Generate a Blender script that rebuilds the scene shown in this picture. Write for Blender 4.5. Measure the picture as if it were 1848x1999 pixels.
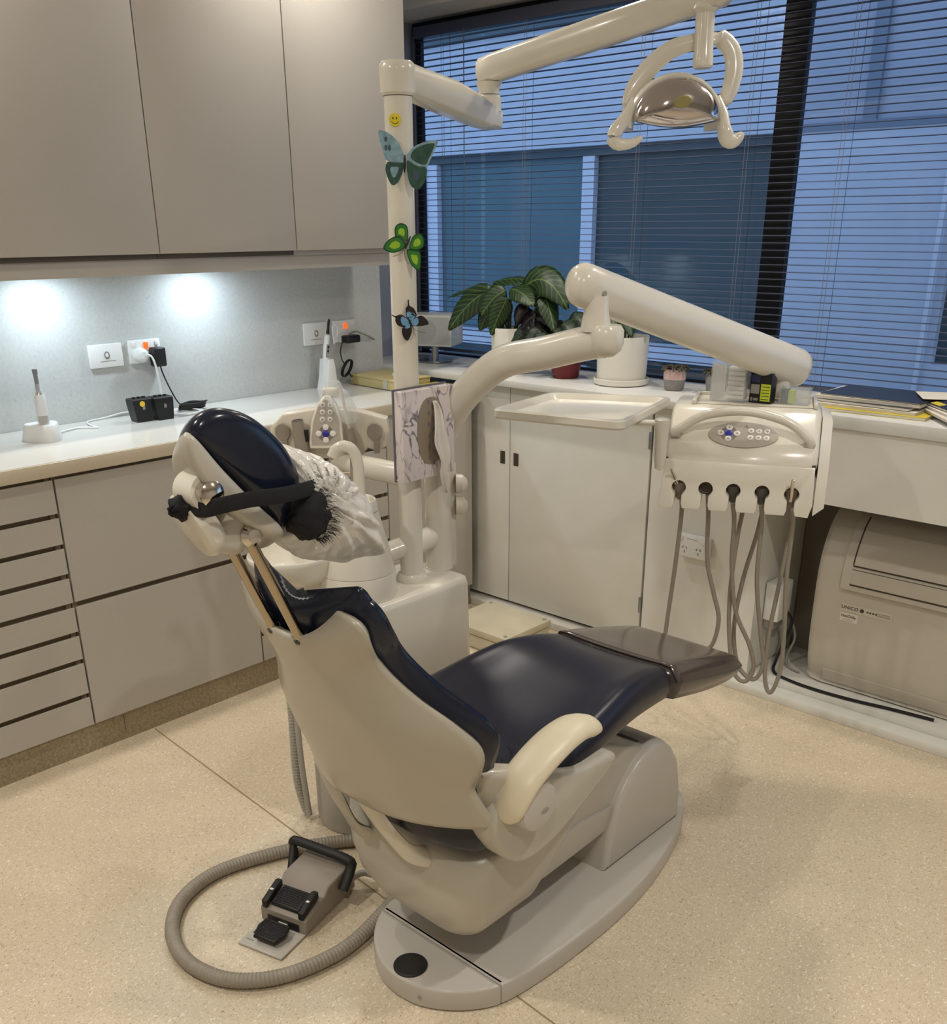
import bpy, bmesh, math, random
from mathutils import Vector as V, Matrix, Euler
random.seed(7)
for o in list(bpy.data.objects): bpy.data.objects.remove(o)
scene = bpy.context.scene
COL = scene.collection
PI = math.pi

# ------------------------------------------------------------------ camera
CAM = V((3.125, 0.0, 1.49))
yaw, pitch, roll = -0.74596, -0.39473, 0.0043061
FW = V((math.sin(yaw)*math.cos(pitch), math.cos(yaw)*math.cos(pitch), math.sin(pitch)))
RT = V((math.cos(yaw), -math.sin(yaw), 0)); DN = FW.cross(RT)
r2 = math.cos(roll)*RT + math.sin(roll)*DN
d2 = -math.sin(roll)*RT + math.cos(roll)*DN
cam = bpy.data.cameras.new('camera'); co = bpy.data.objects.new('camera', cam); COL.objects.link(co)
cam.sensor_fit = 'HORIZONTAL'; cam.sensor_width = 36.0; cam.lens = 36.0*1901.7/1848.0
cam.shift_y = (1232-999.5)/1848.0; cam.clip_start = 0.05; cam.clip_end = 200
m = Matrix((( r2.x, -d2.x, -FW.x, CAM.x), (r2.y, -d2.y, -FW.y, CAM.y), (r2.z, -d2.z, -FW.z, CAM.z), (0,0,0,1)))
co.matrix_world = m
scene.camera = co

# ------------------------------------------------------------------ world, lights, exposure
scene.view_settings.view_transform = 'Standard'
scene.view_settings.look = 'None'
scene.view_settings.gamma = 1.0
scene.view_settings.use_curve_mapping = False
scene.view_settings.exposure = 0.0
w = bpy.data.worlds.new('dusk'); scene.world = w; w.use_nodes = True
bg = w.node_tree.nodes['Background']
bg.inputs['Color'].default_value = (0.46, 0.68, 1.0, 1); bg.inputs['Strength'].default_value = 1.2

CEIL = 2.60
LIGHTS = [  # x, y, watts  (recessed warm downlights)
    (0.43, 0.95, 8), (0.43, 2.20, 8), (1.30, -0.15, 17), (3.15, -0.10, 14.5), (3.20, 1.55, 15), (2.20, 2.89, 8.5), (1.05, 2.70, 5.5)]
WARM = (1.0, 0.96, 0.89)
for i, (lx, ly, wt) in enumerate(LIGHTS):
    ld = bpy.data.lights.new('downlight_lamp', 'AREA'); ld.shape = 'DISK'; ld.size = 0.11
    ld.energy = wt; ld.color = WARM; ld.spread = math.radians(158)
    lo = bpy.data.objects.new('downlight_lamp', ld); COL.objects.link(lo)
    lo.location = (lx, ly, CEIL-0.022)

# ------------------------------------------------------------------ helpers
def s2l(c):
    return tuple(((x/255)/12.92 if x/255 <= 0.04045 else ((x/255+0.055)/1.055)**2.4) for x in c)
MATS = {}
def mat(name, rgb, rough=0.5, metal=0.0, var=0.0, scale=40.0, bump=0.0, bscale=None, coat=0.0, spec=0.5, trans=0.0, alpha=1.0, ior=1.45, emit=None, es=0.0, sub=0.0, detail=3.0):
    """procedural principled material; rgb are 0-255 sRGB; var = colour variation by noise"""
    if name in MATS: return MATS[name]
    mt = bpy.data.materials.new(name); mt.use_nodes = True
    nt = mt.node_tree; b = nt.nodes['Principled BSDF']
    col = s2l(rgb)
    b.inputs['Base Color'].default_value = (*col, 1)
    b.inputs['Roughness'].default_value = rough; b.inputs['Metallic'].default_value = metal
    b.inputs['Specular IOR Level'].default_value = spec; b.inputs['IOR'].default_value = ior
    b.inputs['Coat Weight'].default_value = coat; b.inputs['Coat Roughness'].default_value = 0.08
    b.inputs['Transmission Weight'].default_value = trans; b.inputs['Alpha'].default_value = alpha
    if sub: b.inputs['Subsurface Weight'].default_value = sub; b.inputs['Subsurface Radius'].default_value = (.02,.02,.02)
    if emit is not None:
        b.inputs['Emission Color'].default_value = (*s2l(emit), 1); b.inputs['Emission Strength'].default_value = es
    tc = nt.nodes.new('ShaderNodeTexCoord')
    if var > 0:
        n = nt.nodes.new('ShaderNodeTexNoise'); n.inputs['Scale'].default_value = scale; n.inputs['Detail'].default_value = detail
        nt.links.new(tc.outputs['Object'], n.inputs['Vector'])
        r = nt.nodes.new('ShaderNodeValToRGB')
        r.color_ramp.elements[0].position = 0.3; r.color_ramp.elements[1].position = 0.7
        r.color_ramp.elements[0].color = (*[c*(1-var) for c in col], 1)
        r.color_ramp.elements[1].color = (*[min(1, c*(1+var)) for c in col], 1)
        nt.links.new(n.outputs['Fac'], r.inputs['Fac']); nt.links.new(r.outputs['Color'], b.inputs['Base Color'])
    if bump > 0:
        n2 = nt.nodes.new('ShaderNodeTexNoise'); n2.inputs['Scale'].default_value = bscale or scale; n2.inputs['Detail'].default_value = 4
        nt.links.new(tc.outputs['Object'], n2.inputs['Vector'])
        bp = nt.nodes.new('ShaderNodeBump'); bp.inputs['Strength'].default_value = bump; bp.inputs['Distance'].default_value = 0.002
        nt.links.new(n2.outputs['Fac'], bp.inputs['Height']); nt.links.new(bp.outputs['Normal'], b.inputs['Normal'])
    MATS[name] = mt
    return mt
def nodes_of(mt): return mt.node_tree.nodes, mt.node_tree.links, mt.node_tree.nodes['Principled BSDF']

def catmull(pts, n=8, closed=False):
    pts = [V(p) for p in pts]; out = []
    N = len(pts)
    rng = range(N) if closed else range(N-1)
    for i in rng:
        if closed: p0,p1,p2,p3 = pts[(i-1)%N],pts[i],pts[(i+1)%N],pts[(i+2)%N]
        else: p0,p1,p2,p3 = pts[max(i-1,0)],pts[i],pts[i+1],pts[min(i+2,N-1)]
        for k in range(n):
            t = k/n
            out.append(0.5*((2*p1)+(-p0+p2)*t+(2*p0-5*p1+4*p2-p3)*t*t+(-p0+3*p1-3*p2+p3)*t*t*t))
    if not closed: out.append(pts[-1])
    return out
def lerp(a, b, t): return a+(b-a)*t
def table(tb, t):
    """piecewise linear with smoothing through a list of (t, values...)"""
    for i in range(len(tb)-1):
        a, b = tb[i], tb[i+1]
        if t <= b[0] or i == len(tb)-2:
            u = (t-a[0])/(b[0]-a[0]); u = max(0, min(1, u))
            pa = tb[max(i-1, 0)]; pb = tb[min(i+2, len(tb)-1)]
            res = []
            for k in range(1, len(a)):
                m0 = (b[k]-pa[k])/max(1e-6, (b[0]-pa[0]))*(b[0]-a[0]); m1 = (pb[k]-a[k])/max(1e-6, (pb[0]-a[0]))*(b[0]-a[0])
                h00 = 2*u**3-3*u*u+1; h10 = u**3-2*u*u+u; h01 = -2*u**3+3*u*u; h11 = u**3-u*u
                res.append(h00*a[k]+h10*m0+h01*b[k]+h11*m1)
            return res

class MB:
    def __init__(s): s.bm = bmesh.new()
    def _merge(s, t, M=None):
        if M is not None: bmesh.ops.transform(t, matrix=M, verts=t.verts)
        vm = {}
        for v in t.verts: vm[v] = s.bm.verts.new(v.co)
        for f in t.faces:
            try:
                nf = s.bm.faces.new([vm[v] for v in f.verts]); nf.smooth = f.smooth
            except ValueError: pass
        t.free(); return s
    def box(s, lo, hi, bev=0.0, seg=2, M=None, only=None):
        t = bmesh.new(); bmesh.ops.create_cube(t, size=1.0)
        lo, hi = V(lo), V(hi)
        for v in t.verts: v.co = V(((v.co.x+.5)*(hi.x-lo.x)+lo.x, (v.co.y+.5)*(hi.y-lo.y)+lo.y, (v.co.z+.5)*(hi.z-lo.z)+lo.z))
        if bev > 0:
            ed = t.edges[:] if only is None else [e for e in t.edges if only((e.verts[1].co-e.verts[0].co).normalized())]
            bmesh.ops.bevel(t, geom=ed, offset=bev, segments=seg, profile=0.5, affect='EDGES')
        return s._merge(t, M)
    def prism(s, pts, vec, bev=0.0, seg=2, M=None, bevcap=True):
        """closed polygon (3D points) extruded by vec"""
        t = bmesh.new(); vec = V(vec)
        a = [t.verts.new(V(p)) for p in pts]; b = [t.verts.new(V(p)+vec) for p in pts]; n = len(a)
        t.faces.new(a); t.faces.new(b[::-1])
        for i in range(n): t.faces.new((a[i], b[i], b[(i+1)%n], a[(i+1)%n]))
        bmesh.ops.recalc_face_normals(t, faces=t.faces)
        if bev > 0:
            t.edges.ensure_lookup_table()
            sa = set(a); sb = set(b)
            ed = [e for e in t.edges if (e.verts[0] in sa and e.verts[1] in sa) or (e.verts[0] in sb and e.verts[1] in sb)]
            bmesh.ops.bevel(t, geom=ed, offset=bev, segments=seg, profile=0.5, affect='EDGES')
        return s._merge(t, M)
    def loft(s, rings, cap=True, closed=True):
        vr = [[s.bm.verts.new(V(p)) for p in r] for r in rings]
        n = len(vr[0])
        for i in range(len(vr)-1):
            for j in range(n if closed else n-1):
                k = (j+1)%n
                try: s.bm.faces.new((vr[i][j], vr[i][k], vr[i+1][k], vr[i+1][j]))
                except ValueError: pass
        if cap and closed:
            try: s.bm.faces.new(vr[0][::-1]); s.bm.faces.new(vr[-1])
            except ValueError: pass
        return s
    def tube(s, pts, r, seg=12, cap=True, flat=None, roundcap=False):
        """tube along points; r number or list; flat=(sx,sy,upvec) squashes the section"""
        pts = [V(p) for p in pts]; n = len(pts)
        rs = r if isinstance(r, (list, tuple)) else [r]*n
        tang = []
        for i in range(n):
            a = pts[max(i-1, 0)]; b = pts[min(i+1, n-1)]; tang.append((b-a).normalized())
        if flat: up = V(flat[2])
        else: up = V((0,0,1)) if abs(tang[0].z) < .9 else V((1,0,0))
        rings = []; nrm = None
        for i in range(n):
            t = tang[i]
            if nrm is None or flat: nrm = (up-t*up.dot(t)).normalized()
            else: nrm = (nrm-t*nrm.dot(t)).normalized()
            bn = t.cross(nrm)
            sx, sy = (flat[0], flat[1]) if flat else (1, 1)
            rings.append([pts[i]+(nrm*math.cos(2*PI*k/seg)*sx+bn*math.sin(2*PI*k/seg)*sy)*rs[i] for k in range(seg)])
        if roundcap:
            def capring(c, ring, d, R):
                out = []
                for a in (30, 60, 80):
                    out.append([c+(p-c)*math.cos(math.radians(a))+d*R*math.sin(math.radians(a)) for p in ring])
                return out
            st = capring(pts[0], rings[0], -tang[0], rs[0])[::-1]; en = capring(pts[-1], rings[-1], tang[-1], rs[-1])
            rings = st+rings+en
        return s.loft(rings, cap)
    def lathe(s, prof, origin=(0,0,0), axis=(0,0,1), seg=32, cap=True, sx=1.0, sy=1.0, xdir=None):
        ax = V(axis).normalized()
        u = V(xdir) if xdir is not None else (V((1,0,0)) if abs(ax.x) < .9 else V((0,1,0)))
        u = (u-ax*u.dot(ax)).normalized(); w_ = ax.cross(u); o = V(origin)
        rings = [[o+ax*z+(u*math.cos(2*PI*k/seg)*sx+w_*math.sin(2*PI*k/seg)*sy)*max(r, 1e-5) for k in range(seg)] for r, z in prof]
        return s.loft(rings, cap)
    def grid(s, fn, nu, nv, closeu=False):
        vs = [[s.bm.verts.new(V(fn(i/(nu if closeu else nu-1), j/(nv-1)))) for i in range(nu)] for j in range(nv)]
        for j in range(nv-1):
            for i in range(nu if closeu else nu-1):
                k = (i+1)%nu
                s.bm.faces.new((vs[j][i], vs[j][k], vs[j+1][k], vs[j+1][i]))
        return s
    def poly(s, pts):
        s.bm.faces.new([s.bm.verts.new(V(p)) for p in pts]); return s
    def mesh(s, name, smooth=True, angle=38, recalc=True, weld=0.0):
        if weld: bmesh.ops.remove_doubles(s.bm, verts=s.bm.verts, dist=weld)
        if recalc: bmesh.ops.recalc_face_normals(s.bm, faces=s.bm.faces)
        me = bpy.data.meshes.new(name); s.bm.to_mesh(me); s.bm.free()
        if smooth:
            for p in me.polygons: p.use_smooth = True
            me.set_sharp_from_angle(angle=math.radians(angle))
        return me
    def obj(s, name, mt, parent=None, smooth=True, angle=38, sub=0, solid=0.0, recalc=True, label=None, weld=0.0, soloff=-1.0):
        me = s.mesh(name, smooth, angle, recalc, weld)
        me.materials.append(mt)
        return addobj(name, me, parent, sub, solid, label, soloff)
def addobj(name, me, parent=None, sub=0, solid=0.0, label=None, soloff=-1.0):
    o = bpy.data.objects.new(name, me); COL.objects.link(o)
    if solid:
        md = o.modifiers.new('solid', 'SOLIDIFY'); md.thickness = solid; md.offset = soloff
    if sub:
        md = o.modifiers.new('sub', 'SUBSURF'); md.levels = sub; md.render_levels = sub
    if parent is not None: setpar(o, parent)
    if label: o['label'] = label
    return o
def setpar(o, parent):
    o.parent = parent
    M = Matrix.Identity(4); p = parent
    mats_ = []
    while p is not None:
        mats_.append(p.matrix_basis.copy()); 
        q = p.parent
        if q is not None: mats_.append(p.matrix_parent_inverse.copy())
        p = q
    for mm in reversed(mats_): M = M @ mm
    o.matrix_parent_inverse = M.inverted()
def thing(name, loc, label, cat, group=None):
    o = bpy.data.objects.new(name, None); COL.objects.link(o); o.location = loc; o.empty_display_size = 0.05
    o['label'] = label; o['category'] = cat
    if group: o['group'] = group
    return o
def tag(o, label, cat, group=None):
    o['label'] = label; o['category'] = cat
    if group: o['group'] = group
    return o
def struct(o, label=None):
    o['kind'] = 'structure'
    if label: o['label'] = label
    return o
def text_mb(txt, size, M, extrude=0.0004, align='CENTER'):
    cu = bpy.data.curves.new('lettering', 'FONT'); cu.body = txt; cu.size = size; cu.align_x = align; cu.align_y = 'CENTER'; cu.extrude = extrude; cu.resolution_u = 3
    o = bpy.data.objects.new('tmp', cu); COL.objects.link(o)
    dg = bpy.context.evaluated_depsgraph_get(); dg.update()
    me = bpy.data.meshes.new_from_object(o.evaluated_get(dg))
    bpy.data.objects.remove(o); bpy.data.curves.remove(cu)
    me.transform(M)
    b = MB(); b.bm.from_mesh(me); bpy.data.meshes.remove(me)
    return b
def frame(origin, xdir, ydir):
    """matrix with local x,y along given world dirs"""
    x = V(xdir).normalized(); y = V(ydir); y = (y-x*y.dot(x)).normalized(); z = x.cross(y); o = V(origin)
    return Matrix(((x.x,y.x,z.x,o.x),(x.y,y.y,z.y,o.y),(x.z,y.z,z.z,o.z),(0,0,0,1)))
def xf(M, *p): return M @ V(p)
# ================================================================== MATERIALS
m_floor = mat('speckled_vinyl', (210,194,168), 0.34, var=0.05, scale=3.0)
n, l, b = nodes_of(m_floor)
tc = n.new('ShaderNodeTexCoord')
def speck(sc, thr, colr, prev, stretch):
    mp = n.new('ShaderNodeMapping'); mp.inputs['Scale'].default_value = stretch; l.new(tc.outputs['Object'], mp.inputs['Vector'])
    nz = n.new('ShaderNodeTexNoise'); nz.inputs['Scale'].default_value = sc; nz.inputs['Detail'].default_value = 2.0; nz.inputs['Distortion'].default_value = 1.2
    l.new(mp.outputs['Vector'], nz.inputs['Vector'])
    rp = n.new('ShaderNodeValToRGB'); rp.color_ramp.elements[0].position = thr; rp.color_ramp.elements[1].position = thr+0.05
    l.new(nz.outputs['Fac'], rp.inputs['Fac'])
    mx = n.new('ShaderNodeMixRGB'); l.new(rp.outputs['Color'], mx.inputs['Fac']); l.new(prev, mx.inputs['Color1']); mx.inputs['Color2'].default_value = (*s2l(colr), 1)
    return mx.outputs['Color']
base_out = b.inputs['Base Color'].links[0].from_socket
o1 = speck(150, 0.60, (184,166,134), base_out, (1,1.0,1))
o1b = speck(170, 0.60, (232,222,202), o1, (1.2,.7,1))
o2 = speck(120, 0.685, (138,114,84), o1b, (1,2.6,1))
o3 = speck(125, 0.685, (132,110,82), o2, (2.6,1,1))
l.new(o3, b.inputs['Base Color'])
m_kick = mat('kick_vinyl', (150,136,110), 0.5, var=0.25, scale=120)
m_cab = mat('beige_laminate', (178,172,163), 0.42, var=0.025, scale=300)
m_cabdark = mat('cabinet_recess', (172,154,132), 0.6)
m_gap = mat('dark_gap', (84,76,66), 0.6)
m_top = mat('worktop_stone', (208,205,198), 0.16, var=0.03, scale=220, detail=6)
m_topedge = mat('worktop_edge', (196,184,162), 0.3, var=0.04, scale=150)
m_splash = mat('speckled_splashback', (196,198,196), 0.28, var=0.05, scale=90, detail=8)
n, l, b = nodes_of(m_splash); tc = n.new('ShaderNodeTexCoord')
l.new(speck(150, 0.64, (176,180,178), b.inputs['Base Color'].links[0].from_socket, (1,1,1)), b.inputs['Base Color'])
m_wall = mat('painted_wall', (205,202,196), 0.7, var=0.02, scale=20)
m_wallblue = mat('reveal_paint', (150,155,165), 0.6)
m_ceil = mat('ceiling_paint', (225,222,215), 0.8, var=0.01, scale=10)
m_white = mat('white_enamel', (224,222,214), 0.3, coat=0.0, var=0.02, scale=12)
m_bench = mat('bench_laminate', (214,213,208), 0.3, var=0.03, scale=60)
m_frame = mat('dark_anodised_frame', (34,36,44), 0.45, metal=0.3, var=0.1, scale=30)
m_alu = mat('aluminium_frame', (150,154,160), 0.35, metal=0.8, var=0.05, scale=30)
m_glass = mat('window_glass', (225,235,245), 0.02, trans=1.0, ior=1.45)
# thin architectural glass: mostly clear with a weak mirror reflection
n, l, b = nodes_of(m_glass)
out = [x for x in n if x.type == 'OUTPUT_MATERIAL'][0]
tr = n.new('ShaderNodeBsdfTransparent'); tr.inputs['Color'].default_value = (0.93,0.96,1,1)
gl = n.new('ShaderNodeBsdfGlossy'); gl.inputs['Roughness'].default_value = 0.01
fr = n.new('ShaderNodeFresnel'); fr.inputs['IOR'].default_value = 1.5
mul = n.new('ShaderNodeMath'); mul.operation = 'MULTIPLY'; mul.inputs[1].default_value = 1.2
mxs = n.new('ShaderNodeMixShader'); geo_ = n.new('ShaderNodeNewGeometry'); sub_ = n.new('ShaderNodeMath'); sub_.operation = 'SUBTRACT'; sub_.inputs[0].default_value = 1.0; l.new(geo_.outputs['Backfacing'], sub_.inputs[1]); m2_ = n.new('ShaderNodeMath'); m2_.operation = 'MULTIPLY'; l.new(fr.outputs['Fac'], m2_.inputs[0]); l.new(sub_.outputs[0], m2_.inputs[1]); l.new(m2_.outputs[0], mul.inputs[0]); l.new(mul.outputs[0], mxs.inputs[0]); l.new(tr.outputs[0], mxs.inputs[1]); l.new(gl.outputs[0], mxs.inputs[2]); l.new(mxs.outputs[0], out.inputs['Surface'])
m_slat = mat('blind_slat', (84,88,106), 0.45, metal=0.2)
m_cord = mat('blind_cord', (120,122,132), 0.8)
m_fac = mat('facade_render', (196,202,216), 0.8, var=0.03, scale=4)
m_fac2 = mat('facade_panel', (168,174,190), 0.8, var=0.04, scale=4)
m_facwin = mat('facade_window', (84,112,122), 0.5, var=0.12, scale=1.2)
m_facwin2 = mat('facade_window_dark', (58,76,82), 0.5, var=0.12, scale=1.0)
m_facfr = mat('facade_window_frame', (214,218,232), 0.5)
m_facdark = mat('facade_dark_trim', (84,98,106), 0.7, var=.06, scale=3)
m_facgrey = mat('facade_trim', (120,132,150), 0.7)
m_lens = mat('downlight_lens', (255,240,215), 0.5, emit=(255,226,180), es=14.0)
m_ring = mat('downlight_trim', (225,225,222), 0.4)

# ================================================================== ROOM SHELL
YF, YB = -1.9, 3.25      # wall behind the camera, glass plane
XR = 4.7
struct(MB().box((-0.4,YF-.1,-0.06),(XR+.1,3.28,0.0)).obj('floor', m_floor, smooth=False))
fl = bpy.data.objects['floor']
# welded seams of the vinyl sheets
def seam(a, b):
    a, b = V(a), V(b); d = (b-a).normalized(); s = V((-d.y,d.x,0))*0.0022
    MB().poly([a-s, b-s, b+s, a+s]).obj('weld_seam', m_seam, fl, smooth=False)
m_seam = mat('weld_seam', (150,128,96), 0.5)
seam((0.49,1.34,0.0004),(2.9,1.17,0.0004)); seam((0.49,-.55,0.0004),(4.6,-.62,0.0004))
struct(MB().box((-0.4,YF-.1,CEIL),(XR+.1,3.02,CEIL+.08)).obj('ceiling', m_ceil, smooth=False))
struct(MB().box((-0.16,YF-.1,0),(-0.004,2.83,CEIL)).obj('wall_left', m_wall, smooth=False))
struct(MB().box((XR,YF-.1,0),(XR+.1,3.28,CEIL)).obj('wall_right', m_wall, smooth=False))
struct(MB().box((-0.16,YF-.1,0),(XR,YF,CEIL)).obj('wall_front', m_wall, smooth=False))
# window wall: below the bench, bulkhead above the window, left reveal
wb = MB().box((-0.4,3.235,0),(XR,3.252,0.93)).box((-0.4,3.02,2.25),(XR,3.252,CEIL+.08)).obj('wall_back', m_wall, smooth=False); struct(wb)
rv = MB().box((-0.25,2.83,0),(-0.19,3.252,CEIL)).obj('window_reveal', m_wallblue, wb, smooth=False)
MB().box((-0.004,0.545,0.90),(0.0,2.83,1.40)).obj('splashback', m_splash, bpy.data.objects['wall_left'], smooth=False)
# window 1: frame, mullion, panes
w1 = MB().box((-0.19,3.232,0.93),(-0.142,3.252,2.25),.003).box((-0.142,3.232,2.19),(3.4,3.252,2.25),.003).box((-0.142,3.232,0.93),(3.4,3.252,0.965),.003).obj('window_1', m_frame); struct(w1)
MB().box((1.46,3.228,0.965),(1.547,3.258,2.19),.003).obj('mullion', m_frame, w1)
MB().box((-0.182,3.222,0.96),(-0.168,3.232,2.2)).obj('frame_strip', m_alu, w1)
MB().box((-0.142,3.241,0.965),(1.46,3.244,2.19)).obj('pane', m_glass, w1, smooth=False)
MB().box((1.547,3.241,0.965),(3.4,3.244,2.19)).obj('pane', m_glass, w1, smooth=False)
# kickboard of the cabinet run
struct(MB().box((0.40,0.545,0),(0.482,2.84,0.093)).obj('baseboard_left', m_kick, smooth=False))
MB().box((0.4821,1.247,0.03),(0.4826,1.249,0.085)).obj('kick_joint', m_gap, bpy.data.objects['baseboard_left'], smooth=False)

# ceiling downlights
for i, (lx, ly, wt) in enumerate(LIGHTS):
    pos = ['beside the left wall cupboards','beside the wall cupboard next to the window','above the foot control','above the viewer','above the open floor on the right','near the window above the paper pile','near the window above the plant pots'][i]
    t = thing('downlight', (lx,ly,CEIL), 'round recessed warm ceiling downlight '+pos, 'downlight', 'ceiling downlights')
    MB().lathe([(0.075,0),(0.075,-0.008),(0.062,-0.012),(0.058,-0.004),(0.058,0)], (lx,ly,CEIL), seg=24, cap=False).obj('trim_ring', m_ring, t)
    MB().lathe([(0.0,-0.003),(0.058,-0.003),(0.058,-0.001),(0,-0.001)], (lx,ly,CEIL), seg=24, cap=False).obj('lens', m_lens, t)

# ================================================================== OUTSIDE: neighbouring facade
fy = 6.0
fb = thing('neighbour_building', (-.5,fy,-3), 'pale blue neighbouring facade with dark windows beyond the blind', 'building')
MB().box((-7,fy,1.99),(0.06,fy+.3,2.72)).obj('wall_band', m_fac, fb, smooth=False)
MB().box((-7,fy-.04,2.73),(8,fy+.3,2.84)).obj('eave', m_facdark, fb, smooth=False)
MB().box((-7,fy+.02,2.84),(8,fy+.3,4.5)).obj('upper_wall', m_fac2, fb, smooth=False)
MB().box((-7,fy+.06,1.93),(0.06,fy+.3,1.99)).obj('window_head', m_facdark, fb, smooth=False)
MB().box((-2.84,fy+.1,-1),(-1.41,fy+.14,1.93)).obj('window_pane', m_facwin, fb, smooth=False)
MB().box((-1.31,fy+.1,-1),(0.06,fy+.14,1.93)).obj('window_pane', m_facwin2, fb, smooth=False)
MB().box((-1.41,fy+.05,-1),(-1.31,fy+.14,1.93)).obj('window_mullion', m_facfr, fb, smooth=False)
MB().box((-2.95,fy+.05,-1),(-2.84,fy+.14,1.93)).obj('window_mullion', m_facfr, fb, smooth=False)
MB().box((-7,fy+.03,-1),(-2.95,fy+.14,1.93)).obj('wall_pier', m_fac, fb, smooth=False)
MB().box((-4,fy-.06,0.62),(0.06,fy+.1,0.72)).obj('window_sill', m_facfr, fb, smooth=False)
MB().box((0.06,fy,-1),(1.08,fy+.3,1.99)).obj('wall_pier', m_fac, fb, smooth=False)
MB().box((0.06,fy+.02,2.02),(4,fy+.3,2.73)).obj('wall_panel', m_fac2, fb, smooth=False)
MB().box((0.06,fy-.01,1.985),(4,fy+.3,2.025)).obj('ledge', m_facgrey, fb, smooth=False)
MB().box((0.57,fy-.01,2.025),(0.645,fy+.04,2.73)).obj('downpipe', m_facgrey, fb, smooth=False)
MB().box((1.08,fy-.03,-1),(1.105,fy+.2,1.99)).obj('window_jamb', m_facfr, fb, smooth=False)
MB().box((1.105,fy+.02,-1),(1.15,fy+.2,1.99)).obj('window_jamb', m_fac, fb, smooth=False)
MB().box((1.15,fy+.08,.74),(4,fy+.2,1.99)).obj('window_pane', m_facwin2, fb, smooth=False)
MB().box((1.105,fy+.0,-1),(4,fy+.2,.74)).obj('wall_pier', m_fac, fb, smooth=False)
struct(MB().box((-9,3.5,-0.2),(10,8,-0.1)).obj('ground_outside', mat('paving_outside',(120,120,120),.9,var=.1,scale=5), smooth=False))

# ================================================================== VENETIAN BLIND
bl = thing('venetian_blind', (1.3,3.2,2.2), 'wide slatted venetian blind with slats open, hanging in front of the window', 'blind')
MB().box((-0.135,3.182,2.185),(2.75,3.222,2.225),.003).obj('head_rail', m_slat, bl)
sm = MB(); 
prof = [(-.0125,0.0),(-.006,.0012),(0,.0016),(.006,.0012),(.0125,0.0)]
sm.loft([[(x0, a, c) for a, c in prof]+[(x0, a, c-.0008) for a, c in prof[::-1]] for x0 in (-0.135,1.3,2.74)])
slat_me = sm.mesh('slat'); slat_me.materials.append(m_slat)
z = 2.172; k = 0
while z > 1.0:
    o = bpy.data.objects.new('slat', slat_me); COL.objects.link(o); o.location = (0,3.2,z); setpar(o, bl)
    o.rotation_euler = (math.radians(random.uniform(-1.5,1.5)),0,math.radians(random.uniform(-.03,.03)))
    z -= 0.0224; k += 1
MB().box((-0.135,3.196,.978),(2.74,3.219,.992),.003).obj('bottom_rail', m_slat, bl)
for cx in (0.03, 0.46, 0.98, 1.40, 1.72, 2.3):
    for dx, dy in ((-.012,-.0135),(0,-.0135),(.012,.0135)):
        MB().tube([(cx+dx,3.2+dy,.985),(cx+dx,3.2+dy,2.19)], .0008, 5).obj('ladder_cord', m_cord, bl)
MB().tube([(0.15,3.178,2.19),(0.15,3.176,1.75),(0.146,3.174,1.25),(0.13,3.172,1.03)], .0022, 6).obj('tilt_wand', m_cord, bl)
# ================================================================== CABINETS ON THE LEFT WALL
m_blackp = mat('black_plastic', (26,26,28), 0.4, var=.1, scale=60)
m_whitep = mat('white_plastic', (232,232,230), 0.3, var=.01, scale=30)
m_orange = mat('neon_orange', (255,92,30), 0.4, emit=(255,90,25), es=1.2)
m_greyp = mat('grey_plastic', (150,146,138), 0.45, var=.03, scale=40)
m_chrome = mat('chrome', (205,198,188), 0.12, metal=1.0, var=.02, scale=20)
m_clear = mat('clear_film', (240,245,250), 0.08, alpha=.28, spec=.8)
DR = [(.849,.755),(.741,.666),(.652,.578),(.563,.490),(.474,.400),(.385,.313),(.298,.201),(.186,.095)]
FX = 0.495
def cabinet(name, y0, y1, fronts, label, part):
    t = thing(name, (0.25,(y0+y1)/2,0.093), label, 'cabinet', 'base cabinets under the white worktop')
    MB().box((0.02,y0+.0005,.093),(FX-.030,y1-.0005,.858)).box((FX-.031,y0+.0005,.093),(FX-.021,y0+.016,.858)).box((FX-.031,y1-.016,.093),(FX-.021,y1-.0005,.858)).obj('carcass', m_cabdark, t, smooth=False)
    for zt, zb in fronts:
        # front with a finger grip chamfered along its top edge
        y_a, y_b = y0+.0015, y1-.0015
        pr = [(FX-.02,zb),(FX,zb),(FX,zt-.001),(FX-.001,zt),(FX-.0035,zt),(FX-.012,zt-.026),(FX-.02,zt-.028)]
        MB().prism([(a,y_a,c) for a,c in pr], (0,y_b-y_a,0)).obj(part, m_cab, t, smooth=False)
    return t
cabinet('drawer_cabinet', .545, 1.148, DR, 'beige cabinet of narrow drawers at the left edge, under the electric handpiece in its dock', 'drawer')
cabinet('drawer_cabinet', 1.151, 1.771, [(.849,.490),(.474,.095)], 'beige cabinet with two deep drawers behind the chair headrest', 'drawer')
cabinet('drawer_cabinet', 1.774, 2.382, DR, 'beige cabinet of narrow drawers behind the spittoon', 'drawer')
tag(MB().box((FX-.03,2.385,.093),(FX,2.84,.858)).obj('corner_filler_panel', m_cab, smooth=False), 'plain beige corner panel between the drawers and the window bench', 'panel')
wt = thing('worktop', (0.25,1.7,.862), 'white worktop with beige speckled edge running along the splashback', 'worktop')
MB().box((0.001,.545,.862),(.506,2.829,.9)).obj('slab', m_top, wt, smooth=False)
MB().box((.506,.545,.8615),(.513,2.82,.899),.0012).obj('edge_band', m_topedge, wt)
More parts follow.
